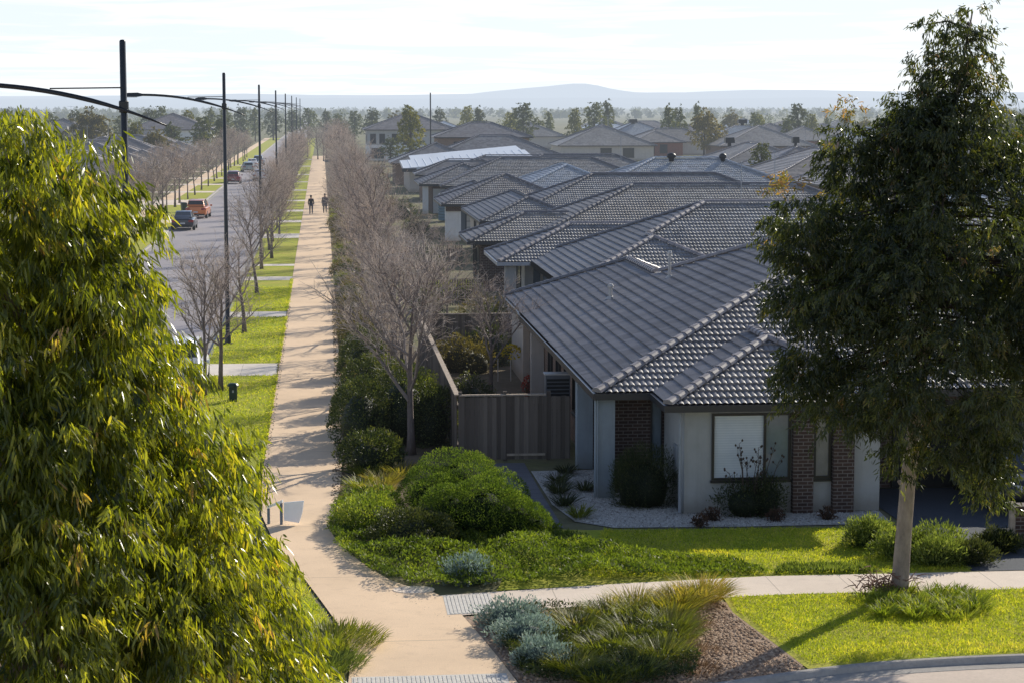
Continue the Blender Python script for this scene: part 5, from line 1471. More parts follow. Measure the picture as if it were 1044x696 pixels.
for i, (x0, x1, y0, y1) in enumerate(((48.4, 60, 247, 266), (50.2, 61, 233, 246), (43.2, 57, 196, 214), (44, 58, 176, 192))):
    far_house(['tiled house with pale hip line below the far wide roof', 'tiled house in the middle of three stepped hip roofs right of centre', 'tiled house nearest of the stepped hip roofs right of centre', 'tiled house beside the crown of the dark eucalyptus'][i],
              x0, x1, y0, y1, 'roof_brown' if i != 1 else 'roof_grey', 'brick_tan', cap='cap', group='stepped hip roofs', coolers=[[(51, 256, 4.9, .6)], [(55.5, 239, 5.2, .4)], [], []][i])
far_house('pale ribbed roof house seen past the right side of the dark eucalyptus', 38.5, 56, 122.5, 138, 'roof_pale', 'render_beige', group='right edge houses')
far_house('brown roofed house far right behind the dark eucalyptus', 30, 42, 92, 108, 'roof_brown', 'brick_tan', group='right edge houses')
for i, (x0, x1, y0, y1) in enumerate(((88, 104, 430, 446), (100, 118, 520, 538), (40, 56, 470, 486), (22, 38, 500, 516), (120, 138, 420, 436), (70, 86, 560, 576))):
    far_house('far roof among the trees, %s from the left' % ORD[i] if False else ['distant grey roof right of the wide pale hip roof', 'distant pale roof near the right edge of the plain', 'distant roof between trees above the beige house', 'distant low roof behind the broad two storey house', 'distant roof at the far right beyond the dark eucalyptus', 'distant white roof among the trees right of centre'][i],
              x0, x1, y0, y1, ['roof_grey', 'roof_white', 'roof_brown', 'roof_white', 'roof_grey', 'roof_white'][i], 'render_beige')
r5 = random.Random(77)
extra_far = [(315, 400), (345, 455), (372, 505), (398, 430), (430, 480), (452, 540), (470, 410), (492, 470), (515, 600), (540, 430), (560, 520), (585, 460), (612, 400), (640, 500), (672, 440), (700, 380), (300, 560), (262, 620), (600, 640), (690, 560)]
cols = ['brown', 'grey', 'slate', 'pale', 'dark grey', 'russet']; wl = ['cream', 'tan brick', 'red brick', 'white']
for i, (px, Y) in enumerate(extra_far):
    x = px / 2100 * Y; k = i % 6; q = (i * 7) % 4; w_ = r5.uniform(13, 19); dp = r5.uniform(11, 15)
    far_house('far house with %s roof and %s walls %s' % (cols[k], wl[q], ['behind the roofs at centre', 'in the middle distance', 'right of the shiny roof', 'towards the right edge'][0 if px < 380 else (1 if px < 480 else (2 if px < 580 else 3))]),
              x, x + w_, Y, Y + dp, ['roof_brown', 'roof_grey', 'roof_slate', 'roof_pale', 'roof_grey', 'roof_brown'][k], ['render_beige', 'brick_tan', 'brick_red', 'render_white'][q], cap='cap' if i % 2 else 'cap_dark', aerial=i % 3 == 0, wins=[('S', x + 3, x + 5, .6, 2.1), ('S', x + 8, x + 10, .6, 2.1)])
# left side of the road
Ls = [(-36, -19.6, 214, 228), (-37, -19.6, 238, 251), (-36, -19.8, 258, 271), (-36.5, -19.6, 279, 292), (-36, -19.7, 300, 313), (-37, -19.6, 322, 336)]
for i, (x0, x1, y0, y1) in enumerate(Ls):
    far_house('%s tiled house from the front on the left side of the road' % ORD[i].capitalize() if i else 'nearest tiled house on the left side of the road behind bare trees', x0, x1, y0, y1, ['roof_brown', 'roof_slate', 'roof_brown', 'roof_grey', 'roof_slate', 'roof_brown'][i], 'brick_tan', cap='cap', group='houses on the left side of the road',
              extra=[(x1 - 6, x1 + 1.2, y0 - 1.5, y0 + 6)], wins=[('E', y0 + 7, y0 + 9, .6, 2.2), ('S', x1 - 5, x1 - 3, .6, 2.2)])
two_storey('pale two storey house on the left of the road beyond the tiled roofs', -34, -18.8, 368, 384, 'roof_grey', 'render_white', 'render_white',
           [('S', -22.5, -21, 3.2, 4.6), ('S', -20.8, -19.7, 3.0, 4.7), ('E', 370, 372, 3.2, 4.6), ('S', -30, -28, 3.2, 4.6)], 5.4, 'houses on the left side of the road')
far_house('wide low roof house set back on the left with a skylight', -52, -31, 330, 352, 'roof_brown', 'brick_tan', z=3.2, group='houses on the left side of the road', coolers=[(-41, 335, 5.6, .9, 'pipe_pale')])
far_house('distant roof behind trees at far left', -70, -54, 420, 436, 'roof_grey', 'render_beige')
far_house('distant pale roof beyond the lamp posts on the left', -48, -32, 520, 536, 'roof_pale', 'render_beige')
fences()
lamps()
cars()
street_things()
people()

# ---- bare trees
protos = [bare_tree(3, 5.8, 2.9), bare_tree(17, 6.2, 2.7, twig='twig_rust'), bare_tree(29, 5.4, 2.5), bare_tree(41, 6.0, 2.8, twig='twig_rust', dens=1.05)]
young = bare_tree(53, 4.6, 1.5, dens=.75, first=1.4)
rr = random.Random(12)
used_first = {}
def place_tree(i, label, x, y, s, group, proto=None):
    p = proto or protos[i % 4]
    dup_thing(p, label, (x, y, -.03), rr.uniform(0, 6.28), (s * rr.uniform(.9, 1.12), s * rr.uniform(.9, 1.12), s * rr.uniform(.88, 1.1)), group)
G1 = 'bare trees in the row on the right side of the path'
ys = [56.6, 63.5, 69.5, 75.5]; y = 81
while y < 420: ys.append(y); y += 5.6 if y < 200 else 8.0
for i, y in enumerate(ys):
    lab = 'large bare tree with grey trunk at the hedge right of the path' if i == 0 else ('%s bare tree from the front in the row right of the path' % ORD[i] if i < 16 else 'far bare tree in the row right of the path where it recedes')
    place_tree(i, lab, 2.4 + (rr.uniform(-.3, .5) if i else 0), y + (rr.uniform(-1.6, 1.6) if i else 0), 1.08 if i == 0 else rr.uniform(.74, 1.12), G1)
G2 = 'bare trees on the grass strip between road and path'
for i, (x, y) in enumerate([(-3.95, 68.6), (-3.5, 70.2), (-3.35, 88), (-3.38, 106.6), (-3.6, 122.8), (-3.2, 131.5)] + [(-3.4 + rr.uniform(-.3, .2), 139 + k * 8.5) for k in range(26)]):
    lab = '%s bare tree from the front on the grass strip left of the path' % ORD[i] if i < 12 else 'far bare tree on the grass strip left of the path'
    if i < 4: place_tree(i, lab, x, y, [.78, .84, .95, .95][i], G2, young if i == 2 else protos[(i * 2) % 4])
    else: place_tree(i, lab, x, y, rr.uniform(.72, 1.02), G2)
G3 = 'bare trees on the verge left of the road'
vy = [140, 150, 159, 168.3, 178, 187.5, 199.3, 207, 216, 226, 240, 250.5, 259] + [268 + k * 9.5 for k in range(14)]
for i, y in enumerate(vy):
    lab = '%s bare tree from the front on the verge left of the road' % ORD[i] if i < 13 else 'far bare tree on the verge left of the road'
    place_tree(i + 1, lab, -13.9 + rr.uniform(-.3, .4), y, rr.uniform(.75, 1.05), G3)
for i, (x, y, s) in enumerate(((-2.6, 392, 1.1), (1.0, 386, 1.15), (-.6, 374, 1.2), (3.0, 378, 1.1), (.4, 362, 1.0))):
    place_tree(i, 'far bare tree closing the end of the path', x, y, s, 'bare trees at the end of the path')
for i, (x, y, s) in enumerate(((5.6, 68.5, .72), (5.2, 86, .7), (5.9, 116, .7), (-17.6, 182, .9), (-17.8, 205, .9), (-17.5, 228, .95))):
    place_tree(i, ['low bare bushy tree inside the yard beside the nearest house', 'small bare tree in the front garden of the second house', 'small bare tree in front of the fourth house', 'bare tree by the footpath left of the parked sedan', 'bare tree in front of the nearest left side house', 'bare tree in front of the second left side house'][i], x, y, s, 'bare garden trees')

# ---- big trees
left_tree()
right_tree()

# ---- evergreens of the middle distance and far line
pg = [gum_proto(1, 10.5, 6.0, 'leaf_gum', n=240), gum_proto(2, 10.0, 7.0, 'leaf_gum', n=260, lob=11), gum_proto(3, 9.5, 6.5, 'leaf_yellow', n=260), gum_proto(4, 10.5, 4.2, 'leaf_gum', n=200, lob=8), gum_proto(5, 7.5, 8.0, 'leaf_brown', n=300, lob=10, trunk_h=.3)]
for p in pg: p['label'] = 'evergreen tree'; 
G4 = 'evergreen trees beyond the houses'
def ev(k, px, top, Y, label, sc=None, wid=1.0, hz=None):
    """px: bearing of the tree in pixels from the path's vanishing point at its distance Y; top: height in metres"""
    x = px / 2100.0 * Y * 1.0
    h0 = [10.5, 10.0, 9.5, 10.5, 7.5][k]
    s = top / h0 * (.88 if Y > 400 else 1)
    dup_thing(pg[k], label, (x, Y, -.1), rr.uniform(0, 6.28), (s * wid, s * wid, s), G4)
ev(2, 90, 9.4, 335, 'tall yellow green tree rising above the white metal roof', wid=1.0)
ev(0, 70, 4.5, 345, 'small dark bush tree at the foot of the tall yellow green tree', wid=1.6)
ev(4, 392, 8.6, 372, 'round brownish olive tree in front of the red brick house', wid=.95)
ev(0, 60, 4.4, 215, 'yellowish bush beside the path trees below the white roof') if False else None
ev(3, -150, 6.8, 352, 'dark rounded tree in front of the left side roofs', wid=1.7)
ev(1, -118, 7.8, 352, 'leafy tree in front of the pale two storey house on the left', wid=1.1)
ev(4, -165, 6.2, 300, 'brownish round tree between the left side roofs', wid=.9)
ev(2, -185, 7.0, 318, 'yellow green tree behind the nearest left side roofs', wid=1.0)
ev(0, -100, 8.2, 362, 'dark leafy tree at the right end of the pale two storey house', wid=1.0)
ev(2, -132, 9.6, 430, 'olive round tree beside the pale two storey house on the left', wid=1.15)
names = ['tall clump', 'rounded tree', 'slim tree', 'leafy tree']
far = [(2, 148, 10.6, 520, 1.0), (3, 160, 10.8, 500, 1.0), (0, 120, 10.2, 560, 1.2), (1, 205, 11.6, 455, 1.15), (2, 192, 9.0, 470, 1.0), (3, 232, 9.6, 520, .9), (2, 258, 10.0, 470, .9), (1, 278, 11.8, 480, 1.1), (3, 292, 12.6, 500, 1.0), (3, 355, 11.3, 430, .95),
       (0, 365, 10.8, 440, .9), (4, 420, 9.0, 520, 1.0), (1, 445, 9.2, 460, .9), (3, 385, 11.8, 470, .8), (2, 450, 8.5, 480, .9), (1, 490, 11.4, 440, 1.0), (0, 478, 8.2, 420, .9), (2, 505, 8.6, 470, .9), (3, 520, 8.0, 500, 1.0), (1, 540, 8.6, 560, 1.1),
       (0, 18, 9.0, 560, 1.1), (1, 34, 9.4, 540, 1.2), (3, 5, 9.8, 590, 1.2), (0, 52, 10.0, 520, 1.2), (4, 75, 9.0, 480, 1.0), (1, -12, 10.2, 600, 1.2), (0, -28, 9.8, 600, 1.2), (1, -48, 10.0, 580, 1.2), (3, -66, 10.6, 560, 1.1), (0, -80, 10.8, 540, 1.1),
       (1, -96, 10.2, 500, 1.0), (3, -110, 10.4, 520, 1.1), (0, -172, 10.4, 470, 1.1), (1, -160, 10.8, 480, 1.0), (3, -198, 9.6, 420, 1.2), (4, -228, 8.8, 330, 1.15), (0, -245, 10.2, 460, 1.1), (1, -268, 9.4, 430, 1.0), (2, -292, 9.6, 420, 1.0), (3, -310, 10.4, 460, 1.2), (0, -325, 9.6, 420, 1.1),
       (1, 708, 9.8, 300, 1.1), (0, 690, 8.8, 340, 1.1), (3, 660, 7.6, 420, 1.1), (4, 560, 7.6, 440, .9), (0, 590, 8.4, 520, 1.1), (2, 625, 8.0, 470, 1.0), (1, 725, 8.6, 260, 1.0)]
for j, (k, px, top, Y, wd) in enumerate(far):
    side = 'left of the road vanishing point' if px < -20 else ('near the road vanishing point' if px < 60 else ('behind the roofs at centre' if px < 330 else ('behind the roofs right of centre' if px < 560 else 'near the right edge')))
    ev(k, px, top, Y, '%s %s evergreen %s' % (ORD[j % 20].capitalize() if False else ['tall', 'rounded', 'yellow green', 'slim dark', 'brownish'][k], 'far', side), wid=wd)
ev(0, 58, 3.6, 219, 'yellow green bush tree beside the path row below the white metal roof', wid=1.3)
ev(1, 268, 5.2, 215, 'olive tree poking up between the stepped hip roofs', wid=1.0) if False else None
ev(1, 452, 5.6, 225, 'pale olive tree standing between stepped hip roofs right of centre', wid=1.0)
far_woods()

# ---- shrubs and planting
shrub('rounded_hedge', 'front clipped rounded green hedge beside the stepping path', [(0, 0, .38, 1.2, .95, .92), (-.7, .25, .3, .75, .8, .85), (.75, -.3, .22, .8, .7, .72), (1.2, -.5, .12, .45, .45, .5)], 28000, (.035, .07), (.012, .022), 'leaf_hedge', (3.5, 45.4, 0), 'clipped rounded hedges', .6, .07, .12, 1, 'hedge')
shrub('rounded_hedge', 'rear clipped rounded green hedge with flat sunlit top', [(0, 0, .40, 1.2, 1.1, .95), (-.6, -.5, .3, .8, .8, .8), (.45, .5, .3, .7, .8, .85), (.3, -1.3, .3, .95, .95, .88), (-.45, -1.5, .25, .8, .9, .8), (.9, -1.9, .3, .8, .9, .9)], 36000, (.035, .07), (.012, .022), 'leaf_hedge', (3.1, 48.9, 0), 'clipped rounded hedges', .6, .07, .12, 2, 'hedge')
shrub('hedge', 'tall dark leafy hedge behind the forked bare tree at the path edge', [(-.75, 0, .6, .85, 1.5, 1.3), (.5, .6, .7, 1.1, 1.3, 1.55), (1.3, .2, .5, .8, 1.0, 1.2), (-.6, 2.6, .5, .9, 1.2, 1.0)], 26000, (.05, .10), (.025, .045), 'leaf_mid', (1.75, 58.2, 0), None, .5, .12, .22, 3, 'hedge')
for i, (x, y, h) in enumerate(((1.35, 64.6, 1.5), (1.25, 68.6, 1.75), (1.4, 73.2, 1.5), (1.2, 53.9, .9))):
    shrub('shrub', ['dark rounded bush at the path edge just beyond the tall hedge', 'tallest dark bush at the path edge below the bare trees', 'third dark bush at the path edge beyond the tall hedge', 'dark bush at the path edge in front of the tall hedge'][i], [(0, 0, h * .4, .8, .9, h * .75), (.3, .4, h * .35, .6, .7, h * .7)], 6500, (.06, .12), (.025, .045), 'leaf_mid', (x, y, 0), 'dark bushes at the path edge', .5, .15, .28, 60 + i)
shrub('shrub', 'yellow green shrub just left of the fence behind the hedge', [(0, 0, .5, .8, .8, 1.0)], 5000, (.05, .10), (.02, .04), 'leaf_cover', (2.9, 60.8, 0), None, .5, .15, .25, 5)
shrub('shrub', 'dark fine leaved shrub against the brick front of the nearest house', [(0, 0, .45, .82, .72, .95), (-.35, .1, .4, .5, .5, .85)], 13000, (.05, .12), (.008, .014), 'leaf_dark', (7.75, 48.55, 0), None, .9, .25, .2, 6, rand=.5)
shrub('shrub', 'low dark leafy plant below the big front window', [(0, 0, .3, .75, .35, .55), (.5, 0, .3, .4, .3, .7)], 3600, (.05, .11), (.016, .03), 'leaf_dark', (9.9, 47.05, 0), None, .7, .3, .3, 7)
# flowering stems before the window
t = thing('kangaroo_paw', 'tall dry flower stems rising in front of the big front window', 'plant', (10.0, 47.0, 0))
m = MB(); hd = MB(); r2 = random.Random(6)
for k in range(13):
    a = r2.uniform(-.6, .75); L = r2.uniform(1.0, 1.8)
    p0 = Vector((a * .5, r2.uniform(-.15, .1), 0)); p2 = Vector((a, r2.uniform(-.25, .1), L)); p1 = p0.lerp(p2, .6) + Vector((r2.uniform(-.06, .06), 0, .1))
    m.tube([p0, p1, p2], [.012, .009, .006], 4, False)
    for q in range(4):
        e = p2.lerp(p1, .12 * q) + Vector((r2.uniform(-.12, .12), r2.uniform(-.06, .06), r2.uniform(.02, .14)))
        m.tube([p2.lerp(p1, .15 * q), e], [.005, .004], 3, False); m.lathe([(.001, -.03), (.022, -.01), (.026, .015), (.001, .04)], e, 5)
m.build('stems', 'bark_dark', t)
for i, (x, y) in enumerate(((9.0, 46.7), (10.45, 46.5), (11.7, 46.55), (8.6, 46.1))):
    shrub('groundcover_plant', ['reddish plant in white gravel below the left edge of the big window', 'reddish plant in white gravel below the right edge of the big window', 'reddish plant in white gravel between the two brick piers', 'tiny reddish plant in the gravel in front of the dark shrub'][i],
          [(0, 0, .06, .20 - .04 * (i == 3), .18, .2)], 300, (.05, .1), (.02, .035), 'leaf_red', (x, y, 0), 'reddish plants in the gravel', .6, .3, .3, 10 + i, 'plant', .6)
for i, (x, y, s) in enumerate(((5.95, 51.6, 1.15), (5.75, 48.6, 1.15), (5.95, 47.2, 1.1), (6.3, 53.0, .9), (5.8, 50.2, 1.3), (6.5, 50.6, .9))):
    tussock(['strappy green clump in white gravel below the fence end', 'dark strappy clump at the edge of the stepping path', 'strappy clump at the lawn corner of the gravel bed', 'small strappy clump by the blue grey side pier', 'largest dark strappy clump beside the stepping path', 'dark strappy clump left of the front corner pier'][i], (x, y, 0), 140, (.3 * s, .6 * s), (.018, .03), 'leaf_dark' if i != 2 else 'leaf_strap', .3, .7, group='strappy clumps by the gravel', name='strap_leaf_plant')
# ground covers (one mass)
A = [(1.25, 40.9), (2.2, 40.0), (4.2, 40.45), (6, 40.8), (9.2, 41.15), (8.6, 42.4), (6.8, 43.2), (5.6, 44.0), (5.0, 45.4), (3.4, 46.0), (2.0, 47.0), (1.6, 50), (.5, 50), (.12, 47.4), (.05, 46.2), (.22, 44.4), (.66, 42.6)]
xy = pts_in(A, 39000)
hgt = np.array([.16 + .26 * max(0, mnoise.noise(Vector((x * .8, y * .8, 2))) + .35) + .12 * mnoise.noise(Vector((x * 2.6, y * 2.6, 5))) for x, y in xy])
edge = np.clip((8.6 - xy[:, 0]) / 3.0, .25, 1)
hgt = np.clip(hgt * edge, .03, .6)
P = np.stack([xy[:, 0], xy[:, 1], hgt * (1 - .55 * rng.random(len(xy)) ** 2)], 1)
val = np.clip(.35 + .5 * np.array([mnoise.noise(Vector((x * 1.3, y * 1.3, 9))) for x, y in xy]) + .25 * (hgt - .25) + rng.normal(0, .15, len(xy)), 0, 1)
V, F = leaf_arrays(P, rdir(len(P)) * .8 + np.array([0, 0, .7]), rdir(len(P)), rng.uniform(.06, .13, len(P)), rng.uniform(.02, .04, len(P)), .1, 1)
cloud('ground_cover', [(V, F, val)], 'leaf_cover', None, 'stuff')
B = [(2.95, 37.9), (3.3, 33.5), (4.5, 32.9), (6.1, 33.1), (6.5, 34.6), (6.3, 36.2), (6.2, 37.6), (5.2, 38.3), (4.0, 38.3)]
xy = pts_in(B, 17000)
hg = np.array([.12 + .2 * max(0, mnoise.noise(Vector((x * 1.1, y * 1.1, 6))) + .3) for x, y in xy])
P = np.stack([xy[:, 0], xy[:, 1], hg * (1 - .6 * rng.random(len(xy)) ** 2)], 1)
val = np.clip(.4 + .5 * np.array([mnoise.noise(Vector((x * 1.5, y * 1.5, 3))) for x, y in xy]) + rng.normal(0, .15, len(xy)), 0, 1)
V, F = leaf_arrays(P, rdir(len(P)) * .8 + np.array([0, 0, .7]), rdir(len(P)), rng.uniform(.05, .12, len(P)), rng.uniform(.016, .032, len(P)), .1, 1)
cloud('ground_cover', [(V, F, val)], 'leaf_mid', None, 'stuff')
for i, (x, y, rx, h) in enumerate(((2.9, 41.0, .55, .45), (3.4, 37.3, .6, .42), (3.55, 36.0, .55, .42), (3.7, 34.6, .5, .38))):
    shrub('saltbush', ['blue grey saltbush mound at the corner of path and footpath', 'blue grey saltbush mound beside the tactile pad', 'second blue grey saltbush mound down the path edge', 'lowest blue grey saltbush mound near the crossing'][i],
          [(0, 0, .08, rx, rx * .8, h)], 2200, (.05, .10), (.018, .032), 'leaf_blue', (x, y, 0), 'blue grey saltbush mounds', .7, .3, .35, 20 + i, 'shrub', .65)
tl = [(4.6, 36.4, 1.0, 'leaf_strap', 'green'), (5.3, 37.6, 1.0, 'leaf_strap', 'green'), (5.9, 38.3, 1.0, 'leaf_gold', 'golden'), (6.6, 38.0, 1.1, 'leaf_gold', 'golden'), (7.3, 38.9, 1.15, 'leaf_gold', 'golden'), (5.6, 36.2, 1.05, 'leaf_strap', 'green'), (6.3, 36.7, 1.0, 'leaf_strap', 'green'), (4.9, 35.0, 1.0, 'leaf_strap', 'green'), (5.8, 34.7, .95, 'leaf_strap', 'green'), (4.2, 34.1, .9, 'leaf_strap', 'green'), (6.8, 37.0, .8, 'leaf_dry', 'straw'), (6.5, 35.2, .75, 'leaf_dry', 'straw'), (5.2, 33.7, .9, 'leaf_strap', 'green'), (6.3, 34.0, .8, 'leaf_dry', 'straw')]
tl += [(3.9, 35.4, .8, 'leaf_strap', 'green'), (4.6, 37.2, .8, 'leaf_gold', 'golden'), (5.3, 35.4, .95, 'leaf_strap', 'green'), (6.2, 35.9, .9, 'leaf_strap', 'green'), (5.9, 37.4, 1.0, 'leaf_strap', 'green'), (6.9, 38.6, 1.0, 'leaf_gold', 'golden'), (4.6, 33.4, .8, 'leaf_strap', 'green')]
more_words = ['behind the second saltbush mound', 'between the saltbush and the footpath', 'just left of the centre of the lower bed', 'in the right half of the lower bed', 'right below the golden tufts', 'second from the right at the footpath edge', 'lowest at the left of the bed by the kerb']
pos_words = ['above the saltbush nearest the path', 'beside the footpath left of the golden tufts', 'leftmost of the golden ones at the footpath', 'in the middle of the golden ones', 'tallest and rightmost at the footpath edge', 'in the middle of the mulch bed', 'right of the middle of the mulch bed', 'left in the lower bed', 'at the centre of the lower bed', 'nearest the lowest saltbush', 'on the open mulch below the golden tuft', 'on the open mulch in the lower bed', 'nearest the kerb at the bottom of the bed', 'at the lower right corner of the bed']
for i, (x, y, s, mt, w_) in enumerate(tl):
    Ln = (.45 * s, .85 * s) if mt != 'leaf_dry' else (.2 * s, .45 * s)
    tussock('%s tussock grass %s' % (w_, (pos_words + more_words)[i]), (x, y, 0), 620 if mt != 'leaf_dry' else 260, Ln, (.009, .016), mt, .75, .75, group='tussock grasses in the mulch bed', val=(.5, .22))
# path edge strappy grasses near the hedges
for i, (x, y) in enumerate(((1.1, 53.2), (1.5, 51.8), (.95, 51.2), (1.35, 50.3), (.9, 49.3), (2.0, 53.0))):
    tussock('yellow green strappy grass %s at the path edge beside the rear rounded hedge' % ['highest', 'second highest', 'third highest', 'fourth highest', 'lowest', 'set back'][i], (x, y, 0), 420, (.4, .8), (.010, .018), 'leaf_gold' if i % 2 else 'leaf_strap', .6, .7, group='strappy grasses at the path edge')
shrub('shrub', 'low dark green shrub at the path edge in front of the strappy grasses', [(0, 0, .2, .7, 1.2, .5)], 7000, (.05, .09), (.018, .03), 'leaf_cover', (1.05, 46.6, 0), None, .6, .2, .25, 31)
shrub('shrub', 'dark green mound between the path and the front rounded hedge', [(0, 0, .2, .9, 1.0, .55)], 8000, (.05, .09), (.018, .03), 'leaf_dark', (1.9, 44.6, 0), None, .6, .2, .25, 32)
tussock('low yellow green grass bank at the left of the path by the big eucalyptus', (.05, 36.2, 0), 1600, (.3, .6), (.010, .018), 'leaf_strap', 1.8, .6, rng and (.5, .22))
tussock('low blue green plant at the bottom left corner of the path', (.0, 34.8, 0), 1200, (.2, .45), (.012, .02), 'leaf_weed', 1.3, .6)
MAT['pebble'] = leafmat('white pebbles', [(0, (.28, .25, .22)), (.5, (.62, .58, .52)), (1, (.82, .79, .74))], .8, .2, 0)
pebbles('gravel', [(5.5, 53.4), (7.1, 53.6), (7.1, 50.3), (8.4, 50.3), (8.4, 47.5), (13.1, 47.45), (13.0, 46.05), (9.4, 46.0), (6.6, 46.15), (5.85, 46.95), (5.55, 49)], 15000, (.022, .045), 'pebble')
MAT['chip'] = leafmat('bark chips', [(0, (.16, .10, .07)), (.5, (.40, .28, .2)), (1, (.62, .47, .35))], .9, .1, 0)
pebbles('mulch', [(2.75, 38.0), (3.3, 33.2), (5.9, 33.0), (7.3, 33.55), (8.2, 34.0), (8.0, 35.4), (7.7, 38.0), (7.7, 39.0), (6, 38.85)], 9000, (.02, .05), 'chip')
MAT['litter'] = leafmat('fallen leaf litter', [(0, (.08, .055, .04)), (.5, (.22, .15, .10)), (1, (.40, .28, .17))], .9, .1, 0)
pebbles('leaf_litter', [(.25, 48.6), (.5, 49.5), (.62, 62), (.72, 62), (.72, 110), (.45, 110), (.35, 62), (.15, 50)], 2600, (.02, .05), 'litter')
pebbles('leaf_litter', [(-1.72, 52), (-1.5, 52), (-1.55, 100), (-1.72, 100)], 1200, (.015, .04), 'litter')
pebbles('leaf_litter', [(1.3, 40.9), (2.4, 38.0), (3.0, 33.6), (2.8, 33.6), (2.3, 37.6), (1.0, 40.8), (.1, 44.4), (.4, 44.4)], 260, (.010, .022), 'litter')
lawn_blades('grass', [(-1.78, 52), (-1.62, 52), (-1.62, 115), (-1.78, 115)], 3800, (.05, .12), (.02, .035))
lawn_blades('grass', [(-1.6, 49), (-1.45, 46.8), (-.68, 42.4), (.02, 38.4), (.36, 36.3), (.3, 34), (-1.2, 34), (-2.4, 44), (-2.6, 49)], 9000, (.05, .14), (.012, .022))
# lawn blades
lawn_blades('grass', [(7.9, 39.2), (7.85, 38.0), (8.15, 35.6), (8.35, 34.2), (8.9, 34.2), (10.5, 34.5), (12.2, 34.6), (16, 34.66), (16, 39.4), (9, 39.25)], 42000)
lawn_blades('grass', [(5.2, 41.0), (9, 41.0), (13.4, 41.02), (13.2, 45.5), (6.3, 45.8)], 30000, (.04, .10))
lawn_blades('grass', [(-4.4, 56), (-1.72, 56), (-1.72, 110), (-4.4, 110)], 26000, (.05, .10), (.02, .035))
lawn_blades('grass', [(9.2, 41.1), (11.4, 41.05), (11.2, 41.7), (9.6, 41.9)], 1600, (.08, .2), (.02, .035), 0, 'leaf_weed', (.4, .2))
# weeds right of the tree trunk
for i, (x, y, rx, h) in enumerate(((12.3, 42.4, .65, .42), (13.1, 42.6, .7, .5), (12.9, 41.7, .6, .42), (13.6, 41.8, .5, .28), (14.6, 42.9, .5, .28), (11.9, 43.6, .5, .5))):
    shrub('weedy_shrub', ['grey green weedy bush just right of the eucalyptus trunk', 'tallest grey green weedy bush in front of the driveway', 'low weedy bush at the footpath edge right of the trunk', 'dark weedy bush left of the brick letterbox', 'low dark weedy bush below the brick letterbox', 'weedy bush behind the eucalyptus trunk'][i],
          [(0, 0, .12, rx, rx * .8, h)], 3200, (.07, .15), (.015, .03), 'leaf_weed' if i not in (3, 4) else 'leaf_dark', (x, y, 0), 'weedy bushes by the driveway', .8, .35, .35, 40 + i, 'shrub', .6)
C = np.stack([rng.uniform(-1.4, 1.4, 110), rng.uniform(-2.2, .35, 110), np.zeros(110)], 1); C = C[(C[:, 0] / 1.3) ** 2 + ((C[:, 1] + .8) / 1.15) ** 2 < 1]
o = cloud('tussock_grass', [blades(C, 80, (.2, .5), (.012, .022), .3, .6, (.6, .2))], 'leaf_cover'); o.location = (11.45, 38.9, 0)
tag(o, 'lush uncut green grass around the foot of the eucalyptus trunk', 'grass tuft')
m = MB(); r3 = random.Random(9)
for k in range(150):
    p = Vector((r3.gauss(0, .28), r3.gauss(0, .18), abs(r3.gauss(.12, .13)))); d = Vector((r3.uniform(-1, 1), r3.uniform(-1, 1), r3.uniform(-.2, .7))).normalized() * r3.uniform(.15, .4)
    m.tube([p, p + d * .5 + Vector((0, 0, .02)), p + d], [.012, .009, .004], 4, False)
o = m.build('brush_pile', 'dry_brush'); o.location = (11.0, 39.15, .02); tag(o, 'pile of dry reddish brown prunings heaped against the eucalyptus trunk', 'brush pile')

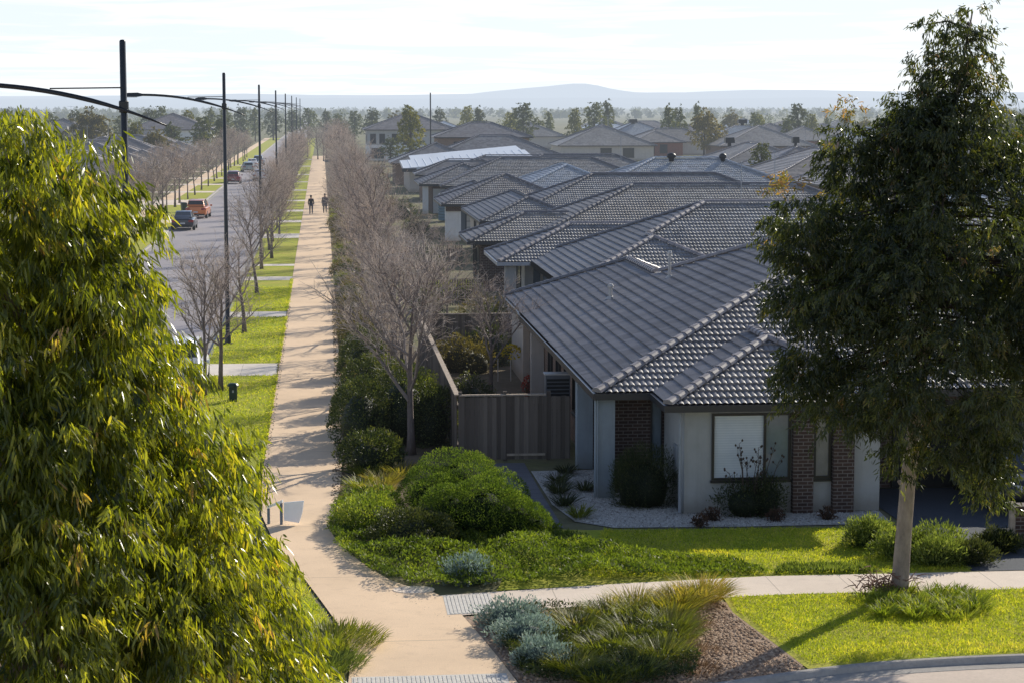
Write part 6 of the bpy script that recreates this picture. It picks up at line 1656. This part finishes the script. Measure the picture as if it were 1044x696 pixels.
# planting along the right side of the path under the bare trees
sp = [shrub('path_shrub', 'shrub', [(0, 0, .25, .8, .9, .75), (.3, .5, .2, .6, .6, .6)], 2600, (.06, .13), (.025, .05), 'leaf_brown', up=.5, fuzz=.2, lump=.3, seed=51),
      shrub('path_shrub', 'shrub', [(0, 0, .25, .8, .8, .9)], 2400, (.06, .13), (.025, .05), 'leaf_dark', up=.5, fuzz=.2, lump=.3, seed=52),
      shrub('path_shrub', 'shrub', [(0, 0, .2, .9, .8, .65), (-.4, .4, .2, .5, .6, .6)], 2400, (.06, .14), (.02, .045), 'leaf_strap', up=.6, fuzz=.25, lump=.3, seed=53)]
y = 61.5; i = 0
while y < 210:
    k = rr.choice([0, 0, 1, 2, 0]); x = 1.35 + rr.uniform(-.15, .3)
    lab = '%s shrub from the front at the path edge below the bare trees' % ORD[i] if i < 12 else 'far shrub under the bare trees at the right edge of the path'
    dup_thing(sp[k], lab, (x, y, 0), rr.uniform(0, 6.28), rr.uniform(.6, .95), 'shrubs below the bare trees'); y += rr.uniform(2.4, 3.6) if y < 120 else 6; i += 1
gs = [(6.6, 83.5, 1.3, 1, 'dark leafy shrub before the porch pier of the second house'), (6.9, 88, 1.4, 0, 'olive shrub beside the brick porch of the second house'), (5.2, 80.2, 1.0, 2, 'lime green shrub behind the pale topped boundary fence'),
      (5.8, 101.5, 1.1, 2, 'bright green rounded hedge before the third house'), (7.0, 101.8, 1.05, 2, 'bright green hedge at the wall of the third house'), (4.6, 93, 1.0, 1, 'dark shrub in the garden of the second house near the trees'), (6.2, 76.3, 1.2, 1, 'dark shrub in the yard corner by the boundary fence'), (5.0, 74.5, 1.2, 0, 'brownish shrub inside the side fence'),
      (6.2, 118, 1.1, 1, 'dark shrub before the fourth house'), (6.8, 150, 1.3, 1, 'dark shrub before the white garage house'), (6.9, 176, 1.4, 1, 'dark shrub before the sixth house'), (5.6, 184, 1.5, 0, 'olive shrub at the path row before the sixth house'), (4.6, 64, 1.0, 1, 'dark shrub along the inside of the side fence')]
for x, y, s, k, lab in gs: dup_thing(sp[k], lab, (x, y, 0), rr.uniform(0, 6.28), s, 'garden shrubs')
# unplaced prototypes must not linger at the origin
for p in protos + [young] + pg + sp:
    if abs(p.location.x) < 1e-6 and abs(p.location.y) < 1e-6:
        for c in list(p.children): bpy.data.objects.remove(c)
        bpy.data.objects.remove(p)
